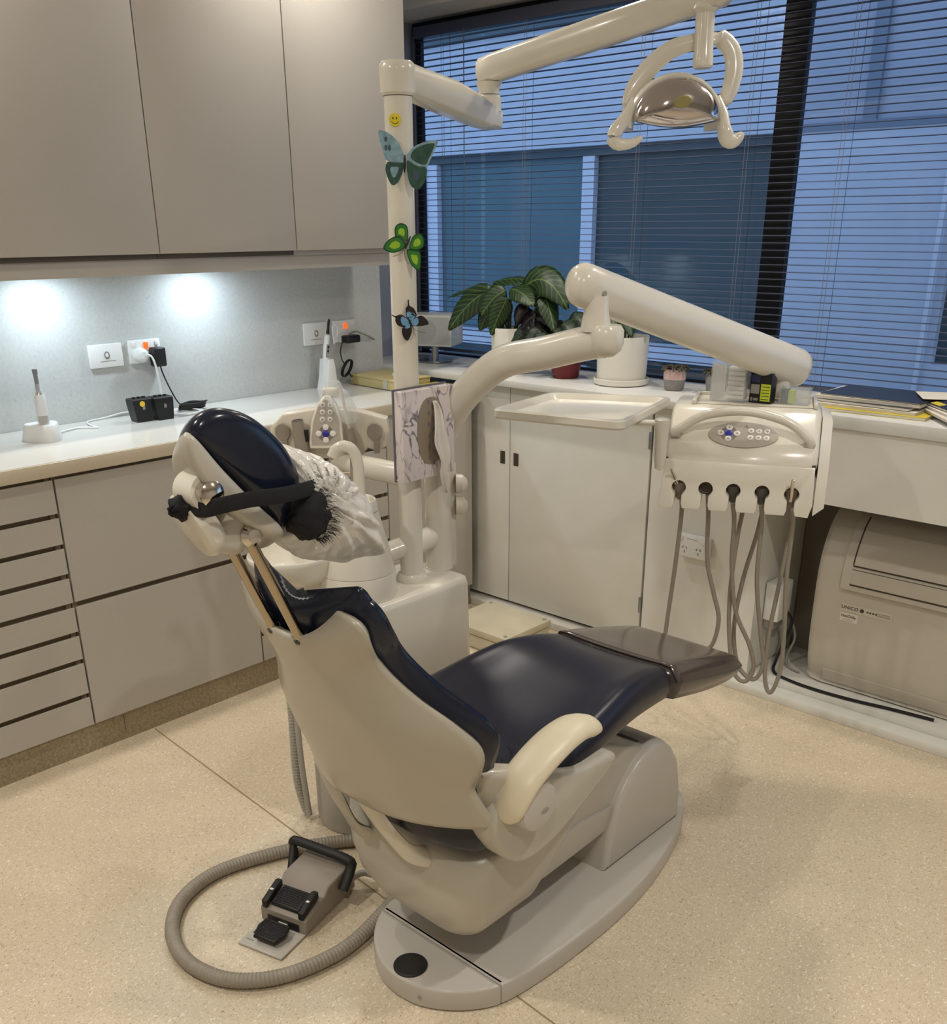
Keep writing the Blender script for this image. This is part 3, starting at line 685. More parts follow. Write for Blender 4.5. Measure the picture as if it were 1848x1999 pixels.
# ---- tissue box on the pole
def marble():
    mt = mat('marble_card', (226,216,214), .45, var=.03, scale=9)
    n, l, b = nodes_of(mt); tc = n.new('ShaderNodeTexCoord')
    def vein(scale, wdt, dist, colr, prev, off):
        mp = n.new('ShaderNodeMapping'); mp.inputs['Location'].default_value = off; mp.inputs['Rotation'].default_value = (.6,.4,.7); mp.inputs['Scale'].default_value = (1,1.7,.8); l.new(tc.outputs['Object'], mp.inputs['Vector'])
        wv = n.new('ShaderNodeTexNoise'); wv.inputs['Scale'].default_value = scale; wv.inputs['Detail'].default_value = 2.5; wv.inputs['Distortion'].default_value = dist
        l.new(mp.outputs['Vector'], wv.inputs['Vector'])
        ab = n.new('ShaderNodeMath'); ab.operation = 'SUBTRACT'; ab.inputs[1].default_value = .5; l.new(wv.outputs['Fac'], ab.inputs[0])
        a2 = n.new('ShaderNodeMath'); a2.operation = 'ABSOLUTE'; l.new(ab.outputs[0], a2.inputs[0])
        ms = n.new('ShaderNodeTexNoise'); ms.inputs['Scale'].default_value = scale*1.6; l.new(mp.outputs['Vector'], ms.inputs['Vector'])
        rp = n.new('ShaderNodeValToRGB'); rp.color_ramp.elements[0].position = 0.0; rp.color_ramp.elements[0].color = (1,1,1,1); rp.color_ramp.elements[1].position = wdt; rp.color_ramp.elements[1].color = (0,0,0,1)
        l.new(a2.outputs[0], rp.inputs['Fac'])
        r2_ = n.new('ShaderNodeValToRGB'); r2_.color_ramp.elements[0].position = .40; r2_.color_ramp.elements[1].position = .52; l.new(ms.outputs['Fac'], r2_.inputs['Fac'])
        mu = n.new('ShaderNodeMath'); mu.operation = 'MULTIPLY'; l.new(rp.outputs['Color'], mu.inputs[0]); l.new(r2_.outputs['Color'], mu.inputs[1])
        mx = n.new('ShaderNodeMixRGB'); l.new(mu.outputs[0], mx.inputs['Fac']); l.new(prev, mx.inputs['Color1']); mx.inputs['Color2'].default_value = (*s2l(colr),1)
        return mx.outputs['Color']
    o_ = vein(7, .06, 1.2, (156,146,154), b.inputs['Base Color'].links[0].from_socket, (0,0,0))
    o_ = vein(11, .032, 1.6, (98,86,106), o_, (3,1,2))
    l.new(o_, b.inputs['Base Color'])
    return mt
m_marble = marble()
tx0, tx1, ty0, ty1, tz0, tz1 = 1.400, 1.428, 1.592, 1.768, .912, 1.128
tb = thing('tissue_box', (1.47,1.58,tz0), 'marble patterned tissue box strapped upright to the pole with a tissue hanging out', 'tissue box')
MB().box((tx0-.005,ty0-.002,tz0-.002),(tx0-.0006,ty1+.002,tz1+.004)).obj('back_bracket', mat('acrylic_bracket',(110,108,118),.2), tb, smooth=False)
MB().box((tx0,ty0,tz0),(tx1,ty1,tz1),.0015).obj('carton', m_marble, tb)
# oval opening with printed strip inside
def oval(w, h, x, n=28): return [(x, (ty0+ty1)/2+.006+w*math.copysign(abs(math.cos(2*PI*k/n))**.8, math.cos(2*PI*k/n)), (tz0+tz1)/2+.006+h*math.sin(2*PI*k/n)) for k in range(n)]
MB().prism(oval(.047,.082,tx1+.0006), (.0008,0,0)).obj('opening_film', mat('film_tan',(150,138,118),.35), tb, smooth=False)
m_purple = mat('print_purple', (120,108,140), .5)
for k in range(12):
    zc = .948+.0135*k; yc = (ty0+ty1)/2+.006+(-.008 if k % 2 else .008)
    MB().box((tx1+.0015,yc-.0028,zc-.005),(tx1+.0019,yc+.0028,zc+.005)).obj('print_mark', m_purple, tb, smooth=False)
m_tissue = mat('tissue_paper', (226,220,210), .8, var=.03, scale=30, sub=0)
ts = [(1.098,.006,.004),(1.07,.014,.010),(1.03,.021,.018),(.995,.030,.022),(.955,.022,.026),(.93,.018,.022),(.90,.012,.018),(.868,.003,.016)]
def tis(u, v):
    z, w, o = table([(i/7,)+ts[i] for i in range(8)], v)
    yc = (ty0+ty1)/2+.014+.024*v
    return (tx1+.001+o+.005*math.sin(u*9+v*3), yc+(u-.5)*2*w+.003*math.sin(v*14), z)
MB().grid(tis, 12, 30).obj('tissue', m_tissue, tb, solid=.0015, angle=180)

# ---- stickers on the pole
TOC = V((CAM.x-PX, CAM.y-PY, 0)).normalized(); RGT = V((-TOC.y, TOC.x, 0))
def pole_frame(z, dx=0): return frame(V((PX,PY,z))+TOC*.0325+RGT*dx, RGT, (0,0,1))
m_yel = mat('smiley_yellow', (226,206,50), .4)
sm_ = thing('smiley_sticker', tuple(V((PX,PY,1.705))+TOC*.05), 'round yellow smiley sticker near the top of the lamp pole', 'sticker')
M = pole_frame(1.703,-.008)
MB().lathe([(0,.0015),(.0128,.0015),(.0132,.0003),(.0132,-.006)], (0,0,0), seg=28, cap=False)._merge(bmesh.new()).obj('disc', m_yel, sm_)
bpy.data.objects[sm_.children[0].name].data.transform(M)
for ex in (-.004,.0035):
    MB().lathe([(0,.0022),(.0012,.0022),(.0012,.001)], (0,0,0), seg=10, cap=False, sy=2.2).obj('eye', m_blackp, sm_).data.transform(M @ Matrix.Translation((ex,.003,0)))
MB().tube([(.008*math.cos(a),.008*math.sin(a),.0018) for a in [math.radians(200+14*k) for k in range(11)]], .0006, 6).obj('smile', m_blackp, sm_).data.transform(M)

def butterfly(name, label, zc, dx, cx, cy, wings, body, antennae=True, fold=.35):
    t = thing(name, tuple(V((PX,PY,zc))+TOC*.055), label, 'butterfly decoration', 'butterflies on the lamp pole')
    M = pole_frame(zc, dx); S = .0012/3.70
    sm4 = lambda pl: [(p.x, p.y) for p in catmull([(a, c, 0) for a, c in pl], 4, True)]
    for pts, mt, inner in wings:
        pts = sm4(pts); inner = [(sm4(ip), im) for ip, im in inner]
        def conv(pl, lift): return [((a-cx)*S, -(c-cy)*S, .004+lift+fold*abs((a-cx)*S)) for a, c in pl]
        q = MB(); q.prism(conv(pts,0), (0,0,.0012)); o = q.obj('wing', mt, t, smooth=False); o.data.transform(M)
        for ipts, imt in inner:
            q = MB(); q.prism(conv(ipts,.0014), (0,0,.0004)); ob = q.obj('wing_marking', imt, o, smooth=False); ob.data.transform(M)
    q = MB(); q.tube([((a-cx)*S, -(c-cy)*S, .006) for a, c in body], [.0012]+[.0026]*(len(body)-2)+[.0012], 8); q.obj('body', m_blackp if name != 'butterfly_decoration_pale' else m_alu, t).data.transform(M)
    if antennae:
        e = body[-1]; d = ((body[-1][0]-body[0][0]), (body[-1][1]-body[0][1])); L = math.hypot(*d); d = (d[0]/L, d[1]/L)
        for s in (-1,1):
            pts = [((e[0]+d[0]*k*16+s*k*k*4*d[1]*.6-cx)*S, -(e[1]+d[1]*k*16-s*k*k*4*d[0]*.6-cy)*S, .007+.0008*k) for k in range(6)]
            MB().tube(pts, .0004, 5).obj('antenna', m_blackp, t).data.transform(M)
    return t
def shrink(pl, f, cx=None, cy=None):
    ax = sum(p[0] for p in pl)/len(pl) if cx is None else cx; ay = sum(p[1] for p in pl)/len(pl) if cy is None else cy
    return [(ax+(p[0]-ax)*f, ay+(p[1]-ay)*f) for p in pl]
m_bw = mat('butterfly_pale_teal', (128,160,172), .4, var=.25, scale=70)
m_bg = mat('butterfly_dark_green', (44,78,66), .4, var=.35, scale=60)
m_be = mat('butterfly_grey', (60,80,90), .5)
lu = [(85,605),(140,615),(200,660),(245,745),(245,795),(140,790),(110,740),(85,650)]; ll = [(243,797),(235,850),(200,920),(155,932),(120,850),(130,800),(160,792)]
ru = [(268,770),(300,710),(380,675),(472,665),(460,712),(420,790),(395,828),(330,815)]; rl = [(268,782),(330,817),(395,830),(390,900),(345,962),(290,940),(268,870)]
butterfly('butterfly_decoration', 'large pale teal and green butterfly, topmost on the lamp pole', 1.617, .012, 255, 800,
  [(lu,m_bw,[([(118,650),(135,640),(140,660),(125,672)],m_be),([(120,700),(132,690),(136,715),(124,725)],m_be),([(142,700),(156,692),(160,718),(146,725)],m_be)]),(ll,m_bg,[(shrink(ll,.45),m_bw)]),
   (ru,m_bw,[(shrink(ru,.78),m_bg)]),(rl,m_bg,[(shrink(rl,.4),m_be)])], [(252,748),(252,770),(250,820),(247,858)], False)
m_g1 = mat('butterfly_green', (48,120,44), .35, var=.12, scale=80); m_g2 = mat('butterfly_lime', (150,190,50), .35, var=.1, scale=60); m_g3 = mat('butterfly_deep_green', (22,66,34), .4)
wl_ = [(80,1280),(110,1235),(170,1205),(215,1225),(238,1258),(220,1290),(160,1312),(110,1305)]; wt_ = [(165,1205),(165,1150),(200,1122),(245,1135),(257,1180),(247,1238),(217,1223),(182,1206)]
wr_ = [(268,1250),(290,1205),(340,1188),(365,1220),(365,1265),(340,1290),(290,1300),(262,1285)]; wbm = [(250,1290),(330,1302),(342,1350),(335,1420),(310,1427),(270,1390),(248,1330)]
gw = []
for q_ in (wl_, wt_, wr_, wbm): gw.append((q_, m_g3, [(shrink(q_,.86), m_g1), ]))
bf = butterfly('butterfly_decoration', 'bright green and lime butterfly in the middle of the lamp pole', 1.455, .012, 250, 1245, gw, [(272,1205),(258,1235),(243,1262),(232,1290)])
for o in [c for c in bf.children if c.name.startswith('wing')]:
    pass
M = pole_frame(1.455,.012); S = .0012/3.70
for q_, w_o in zip((wl_,wt_,wr_,wbm), [c for c in bf.children if c.name.startswith('wing')]):
    pl = shrink(q_,.5); MB().prism([((a-250)*S,-(c-1245)*S,.0062+.35*abs((a-250)*S)) for a,c in pl], (0,0,.0004)).obj('wing_marking', m_g2, w_o, smooth=False).data.transform(M)
m_bk = mat('butterfly_black', (30,24,26), .4, var=.1, scale=80); m_bb = mat('butterfly_blue', (108,158,196), .35, var=.12, scale=60)
cx_, cy_ = 262, 1808
b3 = [([(262,1800),(240,1780),(236,1722),(250,1700),(252,1662),(260,1662),(264,1700),(290,1715),(308,1745),(312,1770),(285,1800)], [(260,1798),(242,1775),(245,1745),(275,1740),(298,1755),(303,1772),(283,1797)]),
      ([(258,1806),(205,1760),(160,1768),(135,1758),(137,1766),(160,1780),(158,1800),(175,1832),(205,1845),(240,1840)], [(256,1806),(210,1772),(198,1800),(212,1832),(240,1836)]),
      ([(264,1812),(300,1785),(345,1768),(380,1790),(398,1820),(380,1832),(330,1840),(285,1838)], [(266,1812),(300,1788),(320,1785),(325,1815),(310,1835),(285,1835)]),
      ([(258,1820),(275,1850),(272,1890),(255,1930),(238,1942),(215,1920),(203,1880),(210,1850),(235,1838)], [(256,1822),(270,1850),(265,1875),(240,1860),(225,1850),(238,1838)])]
butterfly('butterfly_decoration', 'black and blue butterfly, lowest on the lamp pole', 1.283, .012, cx_, cy_, [(a, m_bk, [(c, m_bb)]) for a, c in b3], [(245,1775),(258,1800),(270,1825),(282,1845)])

# ================================================================== LAMP ARMS + OPERATING LIGHT
lt = thing('operating_light', (PX,PY,1.765), 'white operating light with chrome dome hanging from jointed arms on the pole', 'operating light')
MB().lathe([(.034,1.752),(.0385,1.757),(.0395,1.80),(.0385,1.812),(.033,1.818),(0,1.8185)], (PX,PY,0), seg=36).obj('pole_cap', m_ivory, lt)
A0 = V((PX,PY,1.787)); A1 = V((1.125,2.235,1.757)); ad = (A1-A0); al = ad.length; au = ad.normalized(); an = au.cross(V((0,0,1))).normalized()
Mx = frame(A0, au, an)
def armring(s, hw, zt, zb): return [xf(Mx, s, y_, z_) for y_, z_ in ((hw,zb+.014),(hw,zt-.008),(hw*.75,zt),(-hw*.75,zt),(-hw,zt-.008),(-hw,zb+.014),(-hw*.6,zb),(hw*.6,zb))]
MB().loft([armring(.015,.030,.026,-.034),armring(.10,.032,.028,-.036),armring(al*.5,.038,.028,-.044),armring(al*.9,.034,.026,-.040),armring(al+.03,.030,.022,-.034),armring(al+.036,.022,.016,-.024)]).obj('lower_arm', m_ivory, lt, angle=50)
MB().lathe([(.034,1.775),(.033,1.81),(.0285,1.815)], (A1.x,A1.y,0), seg=28).obj('elbow_post', m_ivory, lt)
MB().lathe([(.0285,1.8165),(.0285,1.83),(.036,1.846)], (A1.x,A1.y,0), seg=28).obj('elbow_neck', m_ivory, lt)
B0 = V((1.105,2.235,1.868)); B1 = V((1.80,2.225,1.962)); bd = B1-B0; bL = bd.length; bu = bd.normalized(); Mb = frame(B0, bu, bu.cross(V((0,0,1))))
def b2ring(s, hw, zt, zb): return [xf(Mb, s, y_, z_) for y_, z_ in ((hw,zb+.010),(hw,zt-.010),(hw*.72,zt),(-hw*.72,zt),(-hw,zt-.010),(-hw,zb+.010),(-hw*.7,zb),(hw*.7,zb))]
MB().loft([b2ring(-.012,.018,.016,-.022),b2ring(0,.026,.024,-.034),b2ring(.05,.030,.027,-.036),b2ring(bL*.6,.032,.030,-.032),b2ring(bL+.02,.030,.028,-.028),b2ring(bL+.04,.022,.02,-.02)]).obj('spring_arm', m_ivory, lt, angle=50)
LP_ = V((1.741,2.178,0)); LR = V((math.cos(yaw),-math.sin(yaw),0)); LF = V((math.sin(yaw),math.cos(yaw),0))
ML = Matrix(((LR.x,LF.x,0,LP_.x),(LR.y,LF.y,0,LP_.y),(0,0,1,0),(0,0,0,1)))   # local: right, away, up(world z)
def L3(r, f, u): return ML @ V((r,f,u))
MB().lathe([(.026,0),(.030,.012),(.0215,.02),(.0205,.04)], L3(.062,0,1.945), (0,0,-1), seg=28).obj('drop_joint', m_ivory, lt)
MB().lathe([(.0212,0),(.0214,.088),(.0225,.092),(.0225,.114),(.019,.118),(0,.118)], L3(.062,0,1.935), (0.03,0,-1), seg=28).obj('drop_tube', m_ivory, lt)
MB().tube(catmull([L3(.05,.01,1.873),L3(-.005,.02,1.858),L3(-.052,.018,1.822),L3(-.086,.01,1.780),L3(-.101,.0,1.744),L3(-.100,-.004,1.733)],6), [.013+.004*math.sin(PI*k/30) for k in range(31)], 14, flat=(1.25,.7,(0,0,1))).obj('yoke', m_ivory, lt)
MB().tube(catmull([L3(.07,.01,1.875),L3(.105,.018,1.878),L3(.132,.018,1.855),L3(.140,.012,1.82),L3(.134,.005,1.78),L3(.121,.0,1.752)],6), [.013+.004*math.sin(PI*k/30) for k in range(31)], 14, flat=(1.25,.8,(.7,.7,0))).obj('yoke', m_ivory, lt)
MB().tube([L3(.092,0,1.752),L3(.13,0,1.752)], .011, 16).obj('pivot', m_ivory2, lt)
MB().tube([L3(-.075,0,1.752),L3(-.108,0,1.748)], .012, 16).obj('pivot', m_ivory2, lt)
MB().tube([L3(.118,-.004,1.738),L3(.126,-.004,1.733)], .005, 10).obj('screw', m_chrome, lt)
# head: half-dome reflector + white back shell
m_dome = mat('reflector_dome', (196,190,190), .09, metal=1.0, bump=.15, bscale=25)
olp = []
for k in range(25): a = PI-PI*k/24; olp.append((.006+.099*math.cos(a), 1.708+.088*math.sin(a)))
for k in range(1,12): a = k/12; olp.append((.105-.198*a, 1.708-.014*math.sin(PI*a)))
def refl(u, v):
    n_ = len(olp); x_ = u*n_; i_ = int(x_) % n_; t_ = x_-int(x_); p_, q_ = olp[i_], olp[(i_+1) % n_]
    r_ = p_[0]+(q_[0]-p_[0])*t_; z_ = p_[1]+(q_[1]-p_[1])*t_; s_ = math.cos(v*PI/2*.98)
    return L3(.006+(r_-.006)*s_, -.036-.045*math.sin(v*PI/2), 1.735+(z_-1.735)*s_)
MB().grid(refl, 72, 12, closeu=True).obj('reflector', m_dome, lt, angle=180)
MB().lathe([(0,.004),(.018,.003),(.021,0)], L3(.01,-.082,1.742), tuple(-LF+V((0,0,-.2))), seg=20, sy=.6).obj('lamp_lens', mat('lamp_lens',(150,140,90),.2), lt)
hs = MB()
rings = []
for k in range(25):
    a = PI*k/24
    c, s_ = math.cos(a), math.sin(a)
    p0 = lambda R, f: L3(.006-.108*R*c, f, 1.694+.107*R*s_)
    rings.append([p0(1.0,-.036),p0(1.06,-.025),p0(1.07,.01),p0(.98,.05),p0(.80,.065),p0(.78,.05),p0(.93,0),p0(.93,-.034)])
hs.loft(rings); hs.obj('housing', m_ivory, lt, angle=60)
MB().tube(catmull([L3(-.088,-.012,1.752),L3(-.104,-.03,1.72),L3(-.128,-.045,1.692),L3(-.138,-.05,1.672),L3(-.122,-.05,1.66),L3(-.095,-.05,1.662),L3(-.072,-.052,1.674)],6), [.012,.012,.013,.014,.014,.015,.015,.016,.016,.016,.016,.017,.017,.017,.017,.016,.016,.016,.016,.016,.015,.015,.015,.014,.014,.013,.012,.012,.011,.011,.010,.010,.009,.008,.007,.006,.004], 14, flat=(1.0,.75,(0,0,1))).obj('handle', m_ivory, lt)
MB().tube(catmull([L3(.098,-.012,1.755),L3(.112,-.03,1.715),L3(.117,-.045,1.685),L3(.126,-.05,1.668),L3(.142,-.05,1.667),L3(.158,-.052,1.682)],6), [.013,.013,.014,.015,.016,.017,.018,.018,.019,.019,.019,.019,.019,.019,.019,.018,.018,.018,.018,.017,.017,.016,.016,.015,.014,.013,.012,.011,.009,.007,.004], 14, flat=(1.0,.75,(0,0,1))).obj('handle', m_ivory, lt)

# ================================================================== DELIVERY ARM + INSTRUMENT TABLE
dv = thing('delivery_arm', (DX,DY,.93), 'curved white delivery arm rising from the unit to the big slanting tube', 'arm')
cpath = catmull([(1.346,1.79,.925),(1.352,1.792,.975),(1.383,1.793,1.03),(1.43,1.793,1.09),(1.495,1.80,1.150),(1.565,1.813,1.193),(1.655,1.84,1.214),(1.74,1.858,1.237),(1.80,1.868,1.250)],6)
MB().tube(cpath, .0385, 24).obj('curved_tube', m_ivory, dv)
MB().lathe([(0,-.038),(.02,-.036),(.035,-.024),(.0405,-.008),(.0405,.02),(.033,.032)], (1.806,1.868,1.252), (0,0,1), seg=28).obj('arm_end', m_ivory, dv)
MB().lathe([(.034,1.27),(.033,1.285),(.027,1.315),(.0255,1.345)], (1.783,1.86,0), seg=28).obj('swivel_neck', m_ivory, dv)
U0 = V((1.758,1.845,1.368)); U1 = V((1.93,2.565,1.138)); uv_ = (U1-U0).normalized()
sp_ = thing('spring_arm', tuple(U0), 'thick slanting white tube arm carrying the instrument table', 'arm')
rr_ = []
N_ = 24
for k, (s_, sc_) in enumerate(((-.038,.35),(-.032,.7),(-.018,.93),(0,1),(.05,1.0),(.4,1.03),(.72,1.05),(.79,1.05),(.806,.98),(.815,.7),(.819,.2))):
    c = U0+uv_*s_; up_ = (V((0,0,1))-uv_*uv_.z).normalized(); sd = uv_.cross(up_)
    ring = []
    for j in range(N_):
        a = 2*PI*j/N_; ring.append(c+(up_*math.cos(a)*(.046 if math.cos(a) > 0 else .050)+sd*math.sin(a)*.040)*sc_)
    rr_.append(ring)
MB().loft(rr_).obj('tube', m_ivory, sp_, angle=60)
up_ = (V((0,0,1))-uv_*uv_.z).normalized(); sd = uv_.cross(up_)
for s_ in (1,): MB().tube([U0+uv_*.03+sd*.0395*-1-up_*.01, U0+uv_*.03+sd*.0415*-1-up_*.01], .006, 14).obj('pivot_pin', m_greyp, sp_); MB().tube([U0+uv_*.03+sd*.0395-up_*.01, U0+uv_*.03+sd*.0415-up_*.01], .006, 14).obj('pivot_pin', m_greyp, sp_)
MB().tube([U0+uv_*.70-sd*.036-up_*.028, U0+uv_*.70-sd*.041-up_*.028], .006, 14).obj('pivot_pin', m_greyp, sp_)
MB().lathe([(.028,1.0595),(.030,1.075),(.024,1.11)], (1.915,2.53,0), seg=24).obj('table_neck', m_ivory, sp_)

TW = V((.9,.434,0)).normalized(); TD = V((-TW.y,TW.x,0)); TP = V((1.78,2.202,0))
MT = Matrix(((TW.x,TD.x,0,TP.x),(TW.y,TD.y,0,TP.y),(0,0,1,0),(0,0,0,1)))
def T3(w_, d_, z_): return MT @ V((w_,d_,z_))
it = thing('instrument_table', tuple(T3(.185,.15,.80)), 'white instrument table with grab handle, oval keypad and five hanging hoses', 'instrument table')
# upper body, lofted along the width
def tring(w_, sx):
    pr = [(0,.927),(.02,.958),(.06,.995),(.105,1.035),(.125,1.046),(.27,1.046),(.29,1.035),(.295,.92),(.26,.86),(.10,.86),(.0,.915)]
    cz = .95; cd = .15
    return [T3(w_, cd+(d_-cd)*sx, cz+(z_-cz)*sx) for d_, z_ in pr]
MB().loft([tring(-.004,.86),tring(0,.95),tring(.008,1.0),tring(.36,1.0),tring(.372,.95),tring(.378,.86)]).obj('upper_body', m_ivory, it, angle=45)
# right cheek
MB().loft([[T3(.379,d_,z_) for d_,z_ in ((-.01,.80),(.005,.92),(.10,1.03),(.28,1.035),(.28,.86),(.06,.80))],[T3(.405,d_,z_) for d_,z_ in ((.0,.82),(.02,.92),(.11,1.02),(.27,1.02),(.27,.87),(.06,.82))]]).obj('side_cheek', m_ivory, it, angle=45)
# recessed shelf with rim
MB().box((.055,.135,1.0465),(.355,.275,1.049),.001, M=MT).obj('shelf', m_ivory2, it)
for lo, hi in (((.045,.125,1.047),(.055,.285,1.058)),((.355,.125,1.047),(.365,.285,1.058)),((.055,.275,1.047),(.355,.285,1.058))): MB().box(lo, hi, .002, M=MT).obj('shelf_rim', m_ivory, it)
# holder bar with keyhole notches
slots = [.039,.108,.178,.250,.323]
pl = [(-.012,.80)]
for s_ in slots:
    pl += [(s_-.013,.80),(s_-.009,.812),(s_-.009,.833)]
    for k in range(13):
        a = math.radians(235-(235+55)*k/12); pl.append((s_+.0185*math.cos(a), .852+.0185*math.sin(a)))
    pl += [(s_+.009,.833),(s_+.009,.812),(s_+.013,.80)]
pl += [(.368,.798),(.376,.83),(.372,.922),(0.0,.925),(-.004,.88)]
sh = Matrix.Identity(4); q = MB(); q.prism([(a,0,c) for a, c in pl], (0,.06,0), .003, 2)
for v in q.bm.verts: v.co.y += -(.925-v.co.z)*.22
bmesh.ops.transform(q.bm, matrix=MT, verts=q.bm.verts)
q.obj('holder_bar', m_ivory, it, angle=40)
MB().box((-.001,.002,.9225),(.373,.05,.9275), M=MT).obj('seam', m_seamd, it, smooth=False)
MB().box((-.005,.045,.83),(.372,.09,.92),.004, M=MT).obj('holder_back', m_taupe, it)
# keypad on the sloping face
ksl = V((0,.075,.072)).normalized()
MK = MT @ frame((.187,.048,.9855),(1,0,0),(0,.74,.67))
def ell(a_, b_, z_, n=36): return [MK @ V((a_*math.cos(2*PI*k/n), b_*math.sin(2*PI*k/n), z_)) for k in range(n)]
MB().loft([ell(.088,.040,-.004),ell(.088,.040,.0022),ell(.084,.037,.003)]).obj('keypad', m_keypad, it)
kp = [o for o in it.children if o.name.startswith('keypad')][0]
def key(x, y, r, mt, nm='key'):
    return MB().lathe([(r,0),(r,.0016),(r*.8,.0022),(0,.0022)], (0,0,0), seg=16, cap=False).obj(nm, mt, kp).data.transform(MK @ Matrix.Translation((x,y,.003)))
m_dk = mat('keypad_dark', (120,112,108), .4)
MB().lathe([(0,.0005),(.022,.0005),(.022,0)], (0,0,0), seg=24).obj('key_field', m_dk, kp).data.transform(MK @ Matrix.Translation((-.036,.002,.003)))
for dx, dy in ((0,.0175),(0,-.0175),(-.0205,0),(.0205,0)): key(-.036+dx,.002+dy,.0085,m_key)
key(-.036,.002,.0095,m_blue)
for r in range(2):
    for c in range(3): key(.019+.020*c, .012-.021*r, .0078, m_key)
for x_, y_ in [(-.036,.0195),(-.036,-.0155),(-.0565,.002),(-.0155,.002)]+[(.019+.02*c, .012-.021*r) for r in range(2) for c in range(3)]:
    MB().box((-.004,-.0006,0),(.004,.0006,.0004)).box((-.0006,-.004,0),(.0006,.0025,.0004)).obj('key_symbol', m_greyp, kp, smooth=False).data.transform(MK @ Matrix.Translation((x_,y_,.0053)) @ Matrix.Rotation(random.uniform(0,1.5),4,'Z'))
MB().tube([(-.003,-.004,0),(0,.004,0),(.003,-.004,0),(.0045,-.004,0)], .0006, 5).obj('key_symbol', m_greyp, kp, smooth=False).data.transform(MK @ Matrix.Translation((.006,.027,.0035)))
# grab handle
hp = catmull([T3(.012,.035,.985),T3(.03,.03,1.0),T3(.09,.035,1.035),T3(.19,.04,1.048),T3(.29,.035,1.028),T3(.345,.03,.99),T3(.356,.035,.972)],6)
MB().tube(hp, .0115, 16, roundcap=True).obj('grab_handle', m_ivory, it)
for w_, z_ in ((.016,.985),(.352,.975)): MB().box((-.014,-.012,-.01),(.014,.02,.004),.004, M=MT @ Matrix.Translation((w_,.038,z_))).obj('handle_foot', m_greye, it)
# instruments and hoses
m_dkg = mat('instrument_grey', (96,92,88), .4, var=.05, scale=50)
def hose(pts, r=.006, nm='hose', mt=None): return MB().tube(catmull(pts,10), r, 10).obj(nm, mt or m_hose, it)
for i, s_ in enumerate(slots):
    if i != 1:
        MB().lathe([(.0,.001),(.0165,0),(.0172,-.02),(.012,-.05),(.007,-.062)], T3(s_,.012,.866), (0.0,0.1,1) if False else tuple(V((0,0,1))*.9-TD*.43), seg=18).obj('instrument_socket', m_dkg if i in (2,3) else m_taupe, it)
    else:
        MB().lathe([(.0178,-.012),(.0172,.012),(.0150,.012),(.0150,-.012)], T3(s_,.012,.853), tuple(TD), seg=20, cap=False).obj('empty_ring', m_taupe, it)
MB().lathe([(.0,.05),(.003,.05),(.0035,.03),(.006,.01),(.0075,0)], T3(.032,-.0,.862), tuple(V((0,0,1))*.8-TD*.5-TW*.3), seg=12).obj('syringe_tip', m_chrome, it)
MB().box((-.0045,-.003,-.03),(.0045,.003,.035),.0015, M=MT @ Matrix.Translation((.322,-.018,.862)) @ Matrix.Rotation(.3,4,'X')).obj('handpiece_clip', m_chrome, it)
hose([T3(.047,.01,.815),T3(.049,.02,.77),T3(.042,.04,.62),T3(.030,.055,.44),T3(.028,.07,.36),T3(.05,.12,.33)])
hose([T3(.114,.01,.835),T3(.119,.03,.77),T3(.126,.05,.64),T3(.150,.05,.55),T3(.172,.05,.47),T3(.160,.06,.385),T3(.12,.08,.34)])
hose([T3(.180,.0,.815),T3(.188,.02,.76),T3(.192,.04,.64),T3(.215,.05,.50),T3(.262,.055,.40),T3(.280,.06,.33),T3(.262,.06,.285),T3(.228,.06,.31),T3(.205,.06,.42),T3(.195,.06,.56),T3(.20,.08,.72),T3(.215,.09,.84)])
hose([T3(.252,.0,.815),T3(.258,.02,.76),T3(.262,.04,.60),T3(.288,.055,.44),T3(.305,.06,.35),T3(.29,.06,.298),T3(.262,.065,.30),T3(.232,.075,.34),T3(.215,.08,.44),T3(.225,.08,.58),T3(.25,.09,.72),T3(.262,.10,.84)])
hose([T3(.331,-.01,.815),T3(.336,.02,.76),T3(.338,.04,.6),T3(.350,.05,.45),T3(.352,.055,.33),T3(.334,.055,.262),T3(.315,.06,.30),T3(.310,.065,.42),T3(.322,.075,.58),T3(.335,.09,.75),T3(.335,.10,.84)])

# ---- tray on its bracket
ty = thing('instrument_tray', (1.545,2.15,1.03), 'empty white rimmed tray held out beside the instrument table', 'tray')
cz = 1.043
tq = [V((1.407,1.928,cz)),V((1.769,2.008,cz)),V((1.659,2.411,cz)),V((1.347,2.258,cz))]
cen = sum(tq, V((0,0,0)))/4
def trr(s, z, rad=.03, n=5):
    pts = []
    for i in range(4):
        p = cen+(tq[i]-cen)*s; a = cen+(tq[i-1]-cen)*s; b_ = cen+(tq[(i+1)%4]-cen)*s
        pa = p+(a-p).normalized()*rad; pb = p+(b_-p).normalized()*rad
        for k in range(n+1):
            t_ = k/n; w_ = pa*(1-t_)**2+p*2*t_*(1-t_)+pb*t_*t_; pts.append((w_.x,w_.y,z))
    return pts
MB().loft([trr(.90,1.018),trr(.97,1.020),trr(1.0,1.026),trr(1.0,1.042),trr(.985,1.045),trr(.93,1.045),trr(.915,1.042),trr(.86,1.030,.025),trr(.82,1.028,.02)]).obj('tray', m_ivory, ty, angle=30)
bk = T3(-.02,-.012,0); bk = V((bk.x,bk.y,0))
tpost = V((1.772,2.185,0))
MB().tube(catmull([(tpost.x,tpost.y,1.018),(1.73,2.175,1.015),(1.66,2.15,1.012),(1.60,2.14,1.012)],5), .011, 14, flat=(.7,1.2,(0,0,1))).obj('bracket_arm', m_ivory, ty)
